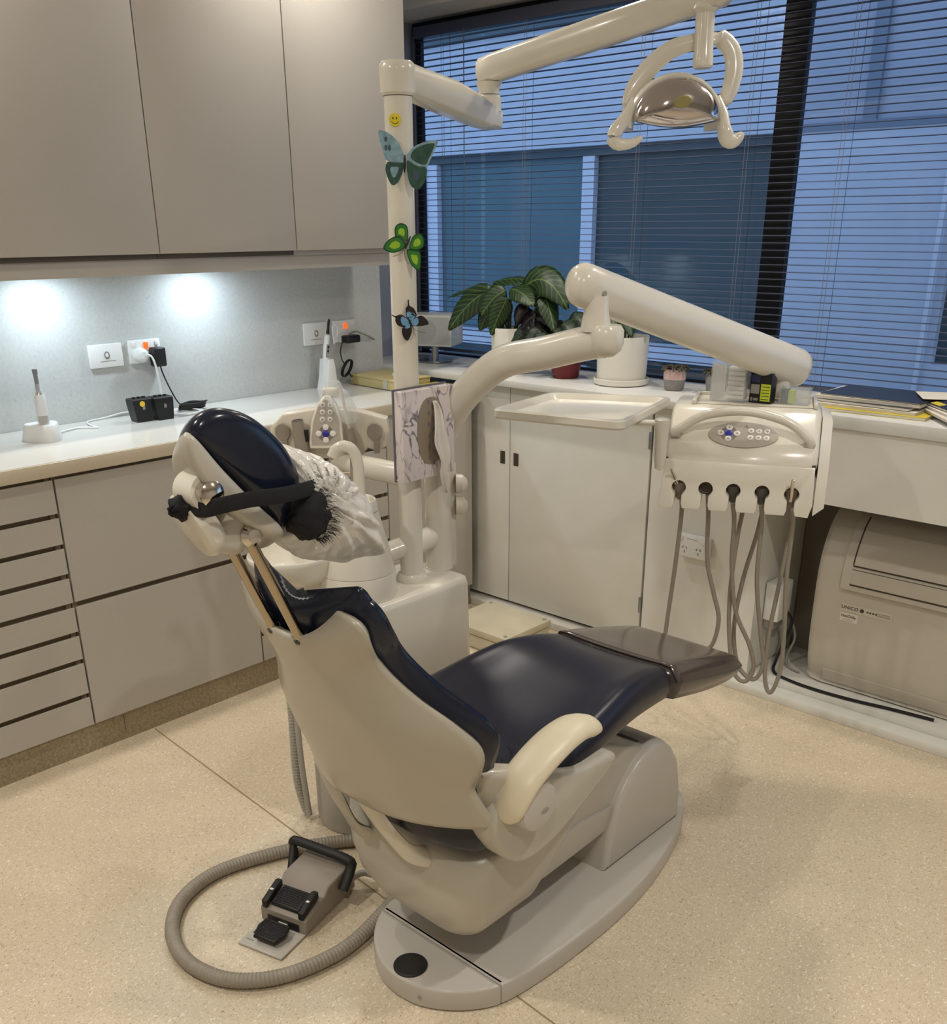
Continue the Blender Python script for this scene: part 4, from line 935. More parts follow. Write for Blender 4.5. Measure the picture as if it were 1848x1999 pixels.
MB().lathe([(.0,.0),(.012,.006),(.0155,.03),(.0175,.10),(.0185,.118),(.0195,.122),(.0195,.134),(.012,.138),(0,.138)], (tpost.x,tpost.y,.893), seg=22).obj('bracket_post', m_ivory, ty)

# ---- little boxes on the table
m_acr = mat('clear_acrylic', (225,230,232), .05, alpha=.22, spec=.8)
m_cotton = mat('cotton', (236,232,224), .9, bump=.5, bscale=200)
def tbox(w0, w1, d0, d1, z0, z1, rot): 
    c = T3((w0+w1)/2,(d0+d1)/2,0); return Matrix.Translation((c.x,c.y,0)) @ Matrix.Rotation(math.atan2(TW.y,TW.x)+rot,4,'Z') @ Matrix.Translation((-(w1-w0)/2,-(d1-d0)/2,0)), w1-w0, d1-d0
M, bw, bd_ = tbox(.09,.185,.165,.215,0,0,-.25)
t = thing('cotton_roll_dispenser', tuple(T3(.14,.19,1.049)), 'clear box filled with white cotton rolls on the instrument table', 'box')
q = MB(); z0, z1 = 1.0495, 1.150
for lo, hi in (((0,0,z0),(bw,bd_,z0+.003)),((0,0,z0+.003),(.002,bd_,z1)),((bw-.002,0,z0+.003),(bw,bd_,z1)),((.002,0,z0+.003),(bw-.002,.002,z1)),((.002,bd_-.002,z0+.003),(bw-.002,bd_,z1)),((0,0,z1),(bw,bd_,z1+.002))): q.box(lo, hi, M=M)
q.obj('case', m_acr, t, smooth=False)
MB().box((.0025,.0025,z0+.0035),(bw*.42,.004,z1-.004), M=M).obj('card', m_whitep, t, smooth=False)
for r in range(7):
    for c in range(3):
        yy = .012+.013*c
        if yy > bd_-.008: continue
        MB().tube([M @ V((bw*.48,yy,z0+.011+.0125*r)), M @ V((bw-.006,yy,z0+.011+.0125*r))], .0058, 9).obj('cotton_roll', m_cotton, t)
text_mb('COTTON', .008, M @ Matrix.Translation((bw*.72,-.0004,1.132)) @ Matrix.Rotation(PI/2,4,'X'), .0001).obj('lettering', m_greyp, t, smooth=False) if False else None
M, bw, bd_ = tbox(.193,.252,.165,.20,0,0,-.35)
t = thing('black_carton', tuple(T3(.222,.185,1.049)), 'small black carton with yellow panel standing on the instrument table', 'box')
MB().box((0,0,1.0495),(bw,bd_,1.128),.001, M=M).obj('carton', m_blackp, t)
MB().box((bw*.52,-.0008,1.056),(bw*.97,0,1.10), M=M).obj('yellow_label', mat('label_lime',(200,214,60),.5), t, smooth=False)
MB().box((bw*.05,-.0008,1.074),(bw*.45,0,1.098), M=M).obj('grey_label', m_greyp, t, smooth=False)
MB().box((bw*.05,-.0008,1.104),(bw*.45,0,1.122), M=M).obj('blue_label', mat('label_navy',(48,56,100),.4), t, smooth=False)
MB().box((bw*.08,-.0008,1.0545),(bw*.16,0,1.064), M=M).box((bw*.2,-.0008,1.056),(bw*.42,0,1.0625), M=M).obj('logo', m_greyp, t, smooth=False)
for k in range(5): MB().box((bw*.56,-.0012,1.060+.008*k),(bw*.92,-.0008,1.0615+.008*k), M=M).obj('print_line', m_blackp, t, smooth=False)
M, bw, bd_ = tbox(.268,.345,.165,.205,0,0,-.2)
t = thing('clear_case', tuple(T3(.30,.185,1.049)), 'low clear case with a small dark and lime card inside on the instrument table', 'box')
q = MB(); z0, z1 = 1.0495, 1.090
for lo, hi in (((0,0,z0),(bw,bd_,z0+.0015)),((0,0,z0),(.0015,bd_,z1)),((bw-.0015,0,z0),(bw,bd_,z1)),((.0015,0,z0),(bw-.0015,.0015,z1)),((.0015,bd_-.0015,z0),(bw-.0015,bd_,z1)),((0,0,z1),(bw,bd_,z1+.0015))): q.box(lo, hi, M=M)
q.obj('case', m_acr, t, smooth=False)
MB().box((.004,.006,z0+.002),(bw*.28,bd_-.006,z1-.004), M=M).obj('card', m_blackp, t, smooth=False)
MB().box((bw*.30,.006,z0+.002),(bw*.48,bd_-.006,z1-.006), M=M).obj('card', mat('label_lime',(200,214,60),.5), t, smooth=False)

# ================================================================== ASSISTANT ELEMENT
AP = V((1.088,1.648,0)); MA = Matrix(((LR.x,LF.x,0,AP.x),(LR.y,LF.y,0,AP.y),(0,0,1,0),(0,0,0,1)))
def A3(r, f, u): return MA @ V((r,f,u))
asn = thing('assistant_element', tuple(A3(0,0,.91)), 'ivory assistant holder with upright keypad and suction handles beside the worktop', 'assistant element')
aw = [(-.155,1.0),(-.12,1.035),(-.06,1.045),(.0,1.052),(.08,1.042),(.152,1.022),(.156,.985),(.15,.95),(.125,.935),(.10,.945),(.075,.915),(-.04,.918),(-.075,.930),(-.085,.93),(-.10,.945),(-.125,.935),(-.14,.955),(-.155,.975)]
q = MB(); q.prism([A3(a,-.02,c) for a, c in aw], LF*.05, .005, 2); q.obj('holder_body', m_ivory2, asn, angle=45)
MB().tube([(1.10,1.662,.905),(PX-.033,PY,.905)], .029, 22, roundcap=True).obj('swing_tube', m_ivory, asn)
MB().lathe([(.026,.90),(.024,.945)], (1.11,1.662,0), seg=20).obj('swing_post', m_ivory, asn)
kb = [(-.048,.952),(-.05,.97),(-.043,1.02),(-.028,1.06),(-.008,1.083),(.006,1.083),(.024,1.06),(.036,1.02),(.040,.97),(.037,.952)]
Mk = lambda off: [A3(a, off-(1.06-c)*.25, c) for a, c in kb]
q = MB(); q.prism(Mk(-.03), LF*.025, .004, 3); q.obj('keypad_housing', m_ivory, asn, angle=45)
akb = [(a*.84-.0008, 1.0165+(c-1.0165)*.86) for a, c in kb]
MB().prism([A3(a, -.0312-(1.06-c)*.25, c) for a, c in akb], LF*.003).obj('keypad', m_keypad, asn, smooth=False)
ak = [o for o in asn.children if o.name.startswith('keypad') and 'housing' not in o.name][0]
MKA = frame(A3(-.005,-.0314-(1.06-.99)*.25,.99), LR, V((0,0,1))+LF*.25)
def akey(x, y, r, mt, nm='key'):
    MB().lathe([(r,0),(r,.0014),(r*.8,.002),(0,.002)], (0,0,0), seg=16, cap=False).obj(nm, mt, ak).data.transform(MKA @ Matrix.Translation((x,y,.0002)))
MB().lathe([(0,.0005),(.020,.0005),(.020,0)], (0,0,0), seg=24).obj('key_field', m_dk, ak).data.transform(MKA)
for dx, dy in ((0,.0165),(0,-.0165),(-.0185,0),(.0185,0)): akey(dx,dy,.0078,m_key)
akey(0,0,.0085,m_blue)
for r in range(3):
    for c in range(2): akey(-.008+.020*c+.0008*r, .036+.0185*r, .0068, m_key); MB().box((-.0028,-.0028,0),(.0028,.0028,.0004)).obj('key_symbol', m_greyp, ak, smooth=False).data.transform(MKA @ Matrix.Translation((-.008+.020*c+.0008*r,.036+.0185*r,.0024)))
# holders: two empty cups, thick suction, thin saliva ejector
for r_ in (-.122,.120):
    MB().lathe([(.0,0),(.0205,0),(.019,.004)], A3(r_,-.026,.99), tuple(-LF), seg=22, sy=1.15).obj('cup_recess', m_taupe, asn)
    MB().box((-.0075,-.002,-.045),(.0075,.003,.0),.001, M=Matrix.Translation(A3(r_+.004,-.027,.978)) @ Matrix.Rotation(math.atan2(LR.y,LR.x),4,'Z')).obj('cup_slot', m_taupe, asn)
MB().tube([A3(-.068,-.045,.90),A3(-.070,-.045,.95),A3(-.074,-.045,.985),A3(-.078,-.045,1.022)], [.017,.0185,.0175,.0155], 18).obj('suction_handle', m_taupe, asn)
MB().lathe([(.0155,0),(.0145,.003),(.012,.003),(.011,-.012),(0,-.012)], A3(-.078,-.045,1.022), tuple(A3(-.078,-.045,1.022)-A3(-.074,-.045,.985)), seg=18, cap=False).obj('suction_mouth', m_dkg, asn)
MB().box((-.004,-.006,-.016),(.004,.006,.016),.002, M=Matrix.Translation(A3(-.056,-.05,.985))).obj('slider', m_blackp, asn)
MB().tube([A3(.066,-.04,.93),A3(.062,-.04,.97),A3(.056,-.04,1.002)], [.010,.0115,.0095], 14).obj('ejector_handle', m_taupe, asn)
MB().tube(catmull([A3(.056,-.04,1.0),A3(.05,-.04,1.03),A3(.043,-.038,1.075),A3(.037,-.035,1.11)],5), .0035, 9).obj('ejector_tube', m_ivory2, asn)
MB().tube(catmull([A3(-.068,-.045,.905),A3(-.064,-.04,.86),A3(-.05,-.02,.78),A3(-.0,0,.70),A3(.06,.02,.66)],6), .011, 12).obj('suction_hose', m_hose, asn)
MB().tube(catmull([A3(.068,-.04,.93),A3(.074,-.03,.88),A3(.08,-.01,.80),A3(.09,.0,.70)],6), .0075, 10).obj('ejector_hose', m_hose, asn)
MB().lathe([(0,-.006),(.055,-.004),(.066,.004),(.064,.006),(.05,.0),(0,-.001)], A3(.04,-.01,.885), seg=30, sx=1.25, sy=.8, xdir=LR).obj('drip_shelf', m_ivory2, asn)
# crumpled clear sleeve on the ejector
def sleeve(u, v):
    a = 2*PI*u; rad = lerp(.018,.03,math.sin(PI*v)**.6)*(1+.25*math.sin(3*a+5*v)+.12*math.sin(7*a+11*v))
    c = A3(lerp(.052,.02,v),-.04,lerp(1.015,1.125,v)); sq = .35+.65*(1-v)
    return c+LR*rad*math.cos(a)*(1.0 if v < .8 else .8)+LF*rad*.6*math.sin(a)*sq
MB().grid(sleeve, 22, 16, closeu=True).obj('clear_sleeve', m_clear, asn, angle=180)
MB().box((-.022,-.012,0),(.022,.012,.026),.009,3, M=Matrix.Translation(A3(.006,.0,1.075)) @ Matrix.Rotation(.6,4,'Z')).obj('sponge_end', m_ivory2, asn)
# ================================================================== DENTAL CHAIR
m_navy = mat('navy_upholstery', (31,31,43), .32, var=.06, scale=200, bump=.08, bscale=350, spec=.45)
m_navyg = mat('navy_gloss_upholstery', (24,29,44), .2, var=.05, scale=120, bump=.04, bscale=300)
m_cover = mat('brown_plastic_cover', (76,66,62), .16, var=.05, scale=8, coat=.3)
m_shell = mat('chair_shell', (180,172,156), .28, var=.015, scale=8, coat=.15)
m_base = mat('chair_base', (190,184,174), .3, var=.02, scale=8)
m_carr = mat('chair_carriage', (188,182,169), .3, var=.02, scale=8)
m_pad = mat('cream_armrest', (222,210,182), .38, var=.02, scale=20)
m_under = mat('seat_underside', (58,48,44), .6)
m_bronze = mat('polished_rod', (176,162,140), .14, metal=1.0, var=.03, scale=20)
m_black = mat('black_rubber', (30,27,26), .55, var=.12, scale=80)
CX = 1.925
ch = thing('dental_chair', (CX,1.55,0), 'dental chair with navy seat, ivory back shell, headrest on two rods and cream armrest', 'dental chair')
# base plate
half = [(0,1.056),(.05,1.063),(.10,1.088),(.145,1.128),(.180,1.185),(.198,1.28),(.206,1.40),(.208,1.54),(.198,1.68),(.172,1.82),(.128,1.96),(.07,2.06),(0,2.095)]
hp_ = catmull([(a,b_,0) for a,b_ in half],6)
R_ = [(CX+p.x, p.y) for p in hp_]; L_ = [(CX-p.x, p.y) for p in hp_[::-1][1:-1]]
def clip_outline(keep, ycut):
    pts = R_+L_; out = []; n_ = len(pts)
    for i in range(n_):
        a, b_ = pts[i], pts[(i+1) % n_]
        ka, kb_ = keep(a[1]), keep(b_[1])
        if ka: out.append(a)
        if ka != kb_:
            t_ = (ycut-a[1])/(b_[1]-a[1]); out.append((a[0]+(b_[0]-a[0])*t_, ycut))
    return out
for nm_, keep, yc_ in (('base_plate', lambda y: y > 1.1845, 1.1845), ('base_toe_cap', lambda y: y < 1.1825, 1.1825)):
    MB().prism([(a, b_, .001) for a, b_ in clip_outline(keep, yc_)], (0,0,.054), .007, 3).obj(nm_, m_base, ch, angle=30)
MB().lathe([(.036,.0552),(.036,.058),(.033,.0605),(0,.0605)], (1.927,1.097,0), seg=32).obj('foot_switch', m_black, ch)
for sx_, sy_ in ((1.985,1.0655),(2.11,1.215)): MB().lathe([(.004,0),(.004,.0015),(0,.0015)], (sx_,sy_,.028), (.3,-1,0) if sx_ < 2 else (1,-.1,0), seg=10).obj('screw', m_greyp, ch)
# rear housing (fin)
fp = catmull([(0,1.632,.0555),(0,1.640,.12),(0,1.662,.20),(0,1.70,.257),(0,1.755,.302),(0,1.822,.328)],4)+[V((0,1.862,.322)),V((0,1.905,.285)),V((0,1.938,.235)),V((0,1.958,.15)),V((0,1.962,.0555))]
MB().prism([(1.815,p.y,p.z) for p in fp], (.228,0,0), .014, 3).obj('rear_housing', m_base, ch, angle=50)
MB().box((1.85,1.802,.3245),(2.0,1.812,.3262),.0004).obj('housing_slot', m_seamd, ch)
# lift arm
lp_ = [(1.22,.205),(1.22,.38),(1.40,.445),(1.60,.41),(1.80,.325),(1.80,.20),(1.72,.165),(1.42,.155),(1.30,.17)]
MB().prism([(1.845,a,c) for a, c in lp_], (.175,0,0), .012, 3).obj('lift_arm', m_carr, ch, angle=50)
lq_ = [(1.25,.175),(1.40,.225),(1.55,.23),(1.80,.20),(1.72,.160),(1.42,.150)]
MB().prism([(1.835,a,c) for a, c in lq_], (.193,0,0), .006, 2).obj('lift_arm_cover', m_carr, ch, angle=50)
# carriage
def rrect(x0, x1, y0, y1, z, rx, ry, n=7, tilt=0):
    pts = []
    for (cx_, cy_, a0) in ((x1-rx,y1-ry,0),(x0+rx,y1-ry,PI/2),(x0+rx,y0+ry,PI),(x1-rx,y0+ry,1.5*PI)):
        for k in range(n): a = a0+PI/2*k/(n-1); pts.append((cx_+rx*math.cos(a), cy_+ry*math.sin(a), z+tilt*(cy_+ry*math.sin(a)-y0)))
    return pts
cs = [(.136,1.82,1.965,1.172,1.25),(.140,1.79,2.005,1.156,1.28),(.160,1.752,2.05,1.136,1.31),(.21,1.724,2.09,1.115,1.34),(.27,1.714,2.105,1.104,1.38),(.33,1.712,2.11,1.10,1.43),(.372,1.713,2.112,1.104,1.46),(.386,1.725,2.112,1.125,1.47),(.392,1.76,2.112,1.20,1.48),(.44,1.765,2.115,1.235,1.50),(.478,1.77,2.112,1.25,1.51)]
MB().loft([rrect(x0,x1,y0,y1,z_,min(.07,(x1-x0)*.42),min(.05,(y1-y0)*.42)) for z_, x0, x1, y0, y1 in cs]).obj('carriage', m_carr, ch, angle=60)
# right and left cheeks with pivot
for s_ in (1,-1):
    x0 = CX+s_*.180
    ck = catmull([(0,1.085,.50),(0,1.12,.43),(0,1.175,.395),(0,1.26,.40),(0,1.36,.44),(0,1.45,.485),(0,1.44,.515),(0,1.33,.525),(0,1.2,.565),(0,1.12,.56)],4,True)
    MB().prism([(x0,p.y,p.z) for p in ck], (s_*.068,0,0), .012, 3).obj('pivot_cheek', m_carr, ch, angle=50)
    MB().lathe([(.048,0),(.048,.03),(.045,.036),(.030,.040),(0,.041)], (CX+s_*.245,1.168,.532), (s_,0,0), seg=32).obj('pivot_hub', m_base, ch)
    if s_ == 1:
        MB().lathe([(.0,.0418),(.010,.0418),(.010,.040)], (CX+s_*.245,1.176,.524), (s_,0,0), seg=14, sy=.5).obj('hub_emblem', m_greyp, ch)
# armrest
ap_ = catmull([(2.176,1.118,.545),(2.178,1.128,.565),(2.180,1.148,.590),(2.182,1.190,.614),(2.184,1.240,.632),(2.186,1.285,.638),(2.188,1.318,.632)],6)
nrs = len(ap_)
MB().tube(ap_, [.031+.005*math.sin(PI*k/(nrs-1)) for k in range(nrs)], 20, flat=(.60,1.12,(0,-.55,.83)), roundcap=True).obj('armrest', m_pad, ch, angle=80)
MB().lathe([(.044,-.02),(.046,.012),(.042,.02),(0,.021)], (2.150,1.150,.545), (1,0,0), seg=28).obj('armrest_joint', m_carr, ch)
for s_ in (1,-1):
    q = MB(); P4 = [(.205,1.066,.612),(.240,1.118,.600),(.243,1.135,.56),(.243,1.120,.520),(.212,1.098,.512)]
    q.prism([(CX+s_*a, b_, c) for a, b_, c in P4], (-s_*.012,.055,0), .006, 2); q.obj('back_bracket', m_shell, ch, angle=50)
# ---- back shell: (v, yc, zc, ye, ze, w)
BT = [(0,.992,.520,1.115,.500,.232),(.10,.975,.555,1.085,.555,.218),(.20,.962,.595,1.066,.600,.214),(.30,.948,.640,1.06,.645,.236),(.40,.934,.682,1.052,.690,.246),(.50,.920,.722,1.02,.735,.222),(.60,.907,.762,.985,.778,.178),(.70,.893,.802,.955,.822,.146),(.78,.882,.832,.932,.860,.134),(.86,.872,.855,.912,.893,.142),(.92,.866,.872,.900,.920,.148),(.96,.863,.882,.892,.935,.143),(.985,.862,.887,.888,.942,.128),(1.0,.862,.889,.887,.944,.108)]
def backpt(s_, v, dx=0, off=0):
    yc, zc, ye, ze, w_ = table(BT, v)
    a = abs(s_); k = a**2.4
    return V((CX+math.copysign((w_+dx)*(a**.92), s_), yc+(ye-yc)*k+off, zc+(ze-zc)*k))
def shell_fn(u, v):
    s_ = u*2-1; p = backpt(s_, v)
    if v > .9: pass
    return p
MB().grid(shell_fn, 41, 48).obj('back_shell', m_shell, ch, solid=.014, angle=180, soloff=1.0)
# emblem on the shell
MB().lathe([(.012,0),(.012,.0018),(.010,.0026),(0,.0026)], backpt(-.12,.885)+V((0,-.003,0)), (0,-.92,-.38), seg=20, sx=.6).obj('shell_emblem', m_ivory2, ch)
MB().box((-.001,-.006,0),(.001,.006,.0008)).obj('emblem_line', m_seamd, ch, smooth=False).data.transform(Matrix.Translation(backpt(-.12,.885)+V((0,-.0062,-.001))) @ Matrix.Rotation(math.radians(68),4,'X'))
# ---- back cushion: a padded ring of sections
def cush_section(v):
    yc, zc, ye, ze, w_ = table(BT, v)
    n_ = 15; th = .052; ring = []
    if v > .80: w_ = .137-.016*((v-.8)/.2)**3+.004*math.sin(PI*(v-.8)/.2)
    rw = w_+.020
    nrm = V((0,.84,.54))
    # back side following the shell, front side slightly dished
    for k in range(n_):
        s_ = -1+2*k/(n_-1); a = abs(s_)
        ring.append(V((CX+s_*rw*.985, yc+(ye-yc)*a**2.4+.012, zc+(ze-zc)*a**2.4+.006)))
    for k in range(n_):
        s_ = 1-2*k/(n_-1); a = abs(s_)
        edge = 1.0-.30*max(0,(a-.75)/.25)**2
        ring.append(V((CX+s_*rw*(1.0 if a > .8 else .985), yc+(ye-yc)*a**2.2, zc+(ze-zc)*a**2.2))+nrm*(th*(.75+.45*a**2)*edge))
    return ring
rings = [cush_section(.26+.74*k/34) for k in range(35)]
def capoff(r, up, R, n=6):
    N2 = len(r); out = []
    for k in range(1, n+1):
        a = PI/2*k/n; rr_ = []
        for i in range(N2):
            m_ = (r[i]+r[N2-1-i])/2; m_ = V((CX+(m_.x-CX)*(1-.10*(1-math.cos(a))), m_.y, m_.z)); e_i = V(((r[i].x-CX)*(1-.10*(1-math.cos(a)))+CX, r[i].y, r[i].z)); rr_.append(m_+(e_i-m_)*max(.04,math.cos(a))+V(up)*R*math.sin(a))
        out.append(rr_)
    return out
def collapse(r, f, shift):
    c = sum(r, V((0,0,0)))/len(r); return [c+(p-c)*f+shift for p in r]
rings = capoff(rings[0], (0,.3,-.95), .022)[::-1]+rings+capoff(rings[-1], (0,-.35,.93), .030)
MB().loft(rings).obj('back_cushion', m_navyg, ch, angle=180, sub=1)
# struts between back and carriage
def strap(pts, w_, th, nm, mt):
    P = catmull(pts, 6); q = MB()
    q.tube(P, 1.0, 12, flat=(th, w_, (0,-.8,.5))); return q.obj(nm, mt, ch, angle=50)
strap([(1.915,.985,.545),(1.925,1.003,.50),(1.945,1.035,.43),(1.965,1.068,.375),(1.985,1.108,.350)], .020, .007, 'back_strut', m_ivory2)
strap([(1.795,1.00,.545),(1.795,1.02,.49),(1.80,1.045,.42),(1.80,1.075,.36),(1.81,1.108,.32)], .020, .007, 'back_strut', m_carr)
MB().tube([(1.855,.988,.540),(1.895,.988,.540)], .010, 12).obj('hinge_pin', m_black, ch)

# ---- seat cushion lofted along y: (y, halfwidth, z edge top, z centre top, z bottom)
ST = [(1.06,.150,.520,.500,.430),(1.09,.200,.548,.506,.415),(1.14,.222,.562,.510,.412),(1.22,.234,.570,.515,.420),(1.32,.236,.572,.523,.450),(1.42,.230,.580,.538,.478),(1.52,.218,.592,.558,.490),(1.60,.206,.596,.572,.490),(1.70,.192,.582,.570,.482),(1.785,.179,.558,.550,.472)]
def sect(y_, hw, ze, zc, zb, n_=17, cx=CX):
    ring = []
    for k in range(n_):
        s_ = -1+2*k/(n_-1); a = abs(s_); ring.append(V((cx+s_*hw*.94, y_, zb+.012*a**3)))
    for k in range(n_):
        s_ = 1-2*k/(n_-1); a = abs(s_)
        z_ = zc+(ze-zc)*min(1,(a/.82))**2.6
        if a > .82: z_ = ze-(ze-zb)*.38*((a-.82)/.18)**2.2
        ring.append(V((cx+s_*hw, y_, z_)))
    return ring
rs_ = []
for k in range(37):
    y_ = 1.06+(1.785-1.06)*k/36
    hw, ze, zc, zb = table([(a[0],)+a[1:] for a in ST], y_); rs_.append(sect(y_, hw, ze, zc, zb))
rs_ = [[p+V((0,-.012,0)) for p in collapse(rs_[0],.8,V((0,0,0)))]]+rs_
MB().loft(rs_).obj('seat_cushion', m_navy, ch, angle=180, sub=1)
# pressed crescents in the seat where the back meets it
for k, (rr0, zz) in enumerate(((.150,.0),(.178,.0))):
    pts = []
    for j in range(17):
        a = math.radians(8+70*j/16); xx = CX+.055+rr0*math.cos(a)*.78; yy = 1.085+rr0*math.sin(a)*1.25
        hw, ze, zc, zb = table([(b_[0],)+b_[1:] for b_ in ST], yy); s_ = abs((xx-CX)/hw); z_ = zc+(ze-zc)*min(1,s_/.82)**2.6
        pts.append((xx,yy,z_+.000))
    MB().tube(pts, [.0015+.0055*math.sin(PI*j/16) for j in range(17)], 10).obj('seat_pleat', m_navy, ch)
# foot part with clear brown cover
FT = [(1.788,.182,.561,.556,.468),(1.84,.182,.550,.547,.456),(1.95,.180,.522,.521,.432),(2.06,.178,.492,.492,.418),(2.115,.174,.476,.477,.418)]
fr_ = []
for k in range(15):
    y_ = 1.788+(2.115-1.788)*k/14; hw, ze, zc, zb = table([(a[0],)+a[1:] for a in FT], y_); fr_.append(sect(y_, hw, ze, zc, zb))
e_ = fr_[-1]
fr_ += [[p+V((0,.012,-.004)) for p in collapse(e_,.97,V((0,0,0)))],[p+V((0,.020,-.008)) for p in collapse(e_,.88,V((0,0,0)))],[p+V((0,.023,-.01)) for p in collapse(e_,.6,V((0,0,0)))]]
MB().loft(fr_).obj('foot_cover', m_cover, ch, angle=180)
MB().tube([sect(1.7866,.181,.5605,.555,.470)[k] for k in range(17,34)], .0016, 6).obj('cover_seam', m_black, ch)
MB().lathe([(.016,.0),(.013,-.02),(.011,-.03),(0,-.031)], (1.99,1.13,.415), seg=16).obj('seat_bumper', m_black, ch)
MB().box((1.775,1.13,.40),(2.075,1.26,.425),.01).obj('seat_pan', m_under, ch)

# ---- headrest
for rx in (1.89,1.96):
    MB().tube([(rx,.866,.868),(rx,.776,1.076)], .0088, 18).obj('headrest_rod', m_bronze, ch)
    MB().lathe([(.0115,-.002),(.0118,.003),(.0102,.004)], (rx,.8585,.8855), (0,-.40,.92), seg=18, cap=False).obj('rod_collar', m_seamd, ch)
HP0 = V((0,.712,1.204)); Hd = V((0,.673,-.740)); Hn = V((0,.740,.673))
def hst(L): return [HP0+Hd*a+Hn*b_ for a, b_ in L]
hpd = catmull(hst([(-.012,.004),(-.020,.030),(-.004,.060),(.038,.085),(.090,.094),(.140,.092),(.188,.074),(.212,.040),(.210,.010),(.196,-.004),(.10,-.001),(.03,0)]),4,True)
hc = HP0+Hd*.098+Hn*.045
HK = .62
def hring(x_, f): return [V((x_,0,0))+hc+(p-hc)*f-Hd*(HK*(x_-CX)) for p in hpd]
xs = [(-.074,.40),(-.072,.66),(-.066,.84),(-.054,.95),(-.030,1.0),(0,1.01),(.030,1.0),(.054,.95),(.066,.84),(.072,.66),(.074,.40)]
MB().loft([hring(CX+a, f) for a, f in xs]).obj('headrest_pad', m_navyg, ch, angle=180, sub=1)
pp = catmull(hst([(-.006,.006),(.06,.0),(.14,-.003),(.200,-.002),(.208,-.012),(.188,-.026),(.15,-.034),(.09,-.036),(.03,-.026),(-.006,-.010)]),4,True)
pc = HP0+Hd*.10+Hn*-.014
def pring(x_, f): return [V((x_,0,0))+pc+(p-pc)*f-Hd*(HK*(x_-CX)) for p in pp]
MB().loft([pring(CX+a, f) for a, f in ((-.070,.75),(-.067,.92),(-.06,1.0),(-.03,1.03),(.03,1.03),(.06,1.0),(.067,.92),(.070,.75))]).obj('headrest_back', m_carr, ch, angle=70)
MB().tube([(1.930,.712,1.152),(1.982,.708,1.156)], .027, 28).obj('joint_barrel', m_ivory, ch)
MB().tube([(1.918,.713,1.1515),(1.930,.712,1.152)], .018, 24).obj('barrel_cap', m_chrome, ch)
MB().lathe([(.0185,0),(.018,.014),(.011,.020),(0,.021)], (1.982,.706,1.156), (1,-.06,0.04), seg=24).obj('barrel_cap', m_chrome, ch)
MB().box((-.050,-.032,-.045),(.055,.030,.040),.022,4, M=Matrix.Translation((CX,.755,1.098)) @ Matrix.Rotation(math.radians(-24),4,'X')).obj('rod_clamp', m_carr, ch, angle=60)
MB().lathe([(.018,0),(.0175,.012),(.010,.02),(0,.021)], (1.972,.770,1.082), (1,-.1,0), seg=22).obj('clamp_pin', m_chrome, ch)
MB().lathe([(.0,-.014),(.046,-.012),(.0505,-.006),(.0515,.008),(.048,.015),(.030,.019),(0,.020)], (1.935,.716,1.103), (-.10,-.90,-.40), seg=36).obj('adjust_knob', m_ivory, ch, angle=30)

# ================================================================== PLASTIC COVER, STRAP
m_bag = mat('white_film', (226,222,214), .22, alpha=.78, spec=.7, bump=.12, bscale=60)
bag = thing('plastic_headrest_cover', (CX,.95,.98), 'crumpled translucent white plastic bag hanging off the headrest', 'plastic bag')
from mathutils import noise as mnoise
SIL = [(.835,1.178),(.875,1.186),(.925,1.164),(.977,1.125),(1.017,1.067),(1.047,.990),(1.0,.982),(.946,.988),(.885,1.012),(.862,1.045),(.850,1.10),(.838,1.14)]
sil = catmull([(0,a,c) for a, c in SIL],6,True); BC = V((0,.935,1.075)); BG = V((0,.880,1.115))
def bagf(u, v):
    n_ = len(sil); x_ = u*n_; i_ = int(x_) % n_; p2 = sil[i_].lerp(sil[(i_+1) % n_], x_-int(x_))
    ph = PI*v; sp = math.sin(ph)**.8 if 0 < v < 1 else 0.0
    p = V((1.925+.088*math.cos(ph), 0, 0))+BC+(p2-BC)*sp
    dg = V((0,p.y,p.z))-BG; ang = math.atan2(dg.z, dg.y); rg = dg.length
    am = min(1, rg/.03)*max(.35, 1-rg/.20)
    pl_ = (math.sin(21*ang+2.5*math.sin(3*ang+1))+.7*math.sin(37*ang+1.7))*.0062*am
    nz = mnoise.noise(V((p.x*22, p.y*26, p.z*26)))*.008+mnoise.noise(V((p.x*60+3, p.y*60, p.z*60)))*.004
    nd = V((math.copysign(1, math.cos(ph))*abs(math.cos(ph)), 0, 0))+(p2-BC).normalized()*sp*.6
    return p+nd*(pl_+nz)
MB().grid(bagf, 150, 60, closeu=True).obj('film', m_bag, bag, angle=180)
MB().lathe([(0,-.04),(.018,-.038),(.034,-.02),(.04,0),(.034,.024),(.018,.036),(0,.04)], (1.93,.862,1.135), (0,.7,-.7), seg=20).obj('inner_wad', mat('grey_wad',(96,88,82),.8,var=.3,scale=60), bag)
m_strap = mat('black_fabric', (20,20,23), .8, var=.2, scale=120, bump=.3, bscale=300)
stp = thing('neck_strap', (1.95,.78,1.10), 'black elastic strap and soft pouch wrapped across the headrest', 'strap')
MB().tube(catmull([(1.95,.688,1.135),(1.985,.692,1.136),(2.010,.705,1.143),(2.022,.745,1.146),(2.024,.80,1.142),(2.010,.855,1.138),(1.985,.89,1.132)],8), 1.0, 12, flat=(.0115,.0022,(0,0,1))).obj('band', m_strap, stp)
def pouch(u, v):
    a = 2*PI*u; b_ = PI*v
    r_ = 1+.08*math.sin(5*a+3*b_)+.06*math.sin(9*a-4*b_)
    return V((1.985+.035*r_*math.sin(b_)*math.cos(a), .868+.034*r_*math.cos(b_), 1.095+.042*r_*math.sin(b_)*math.sin(a)))
MB().grid(pouch, 28, 16, closeu=True).obj('pouch', m_strap, stp, angle=180)
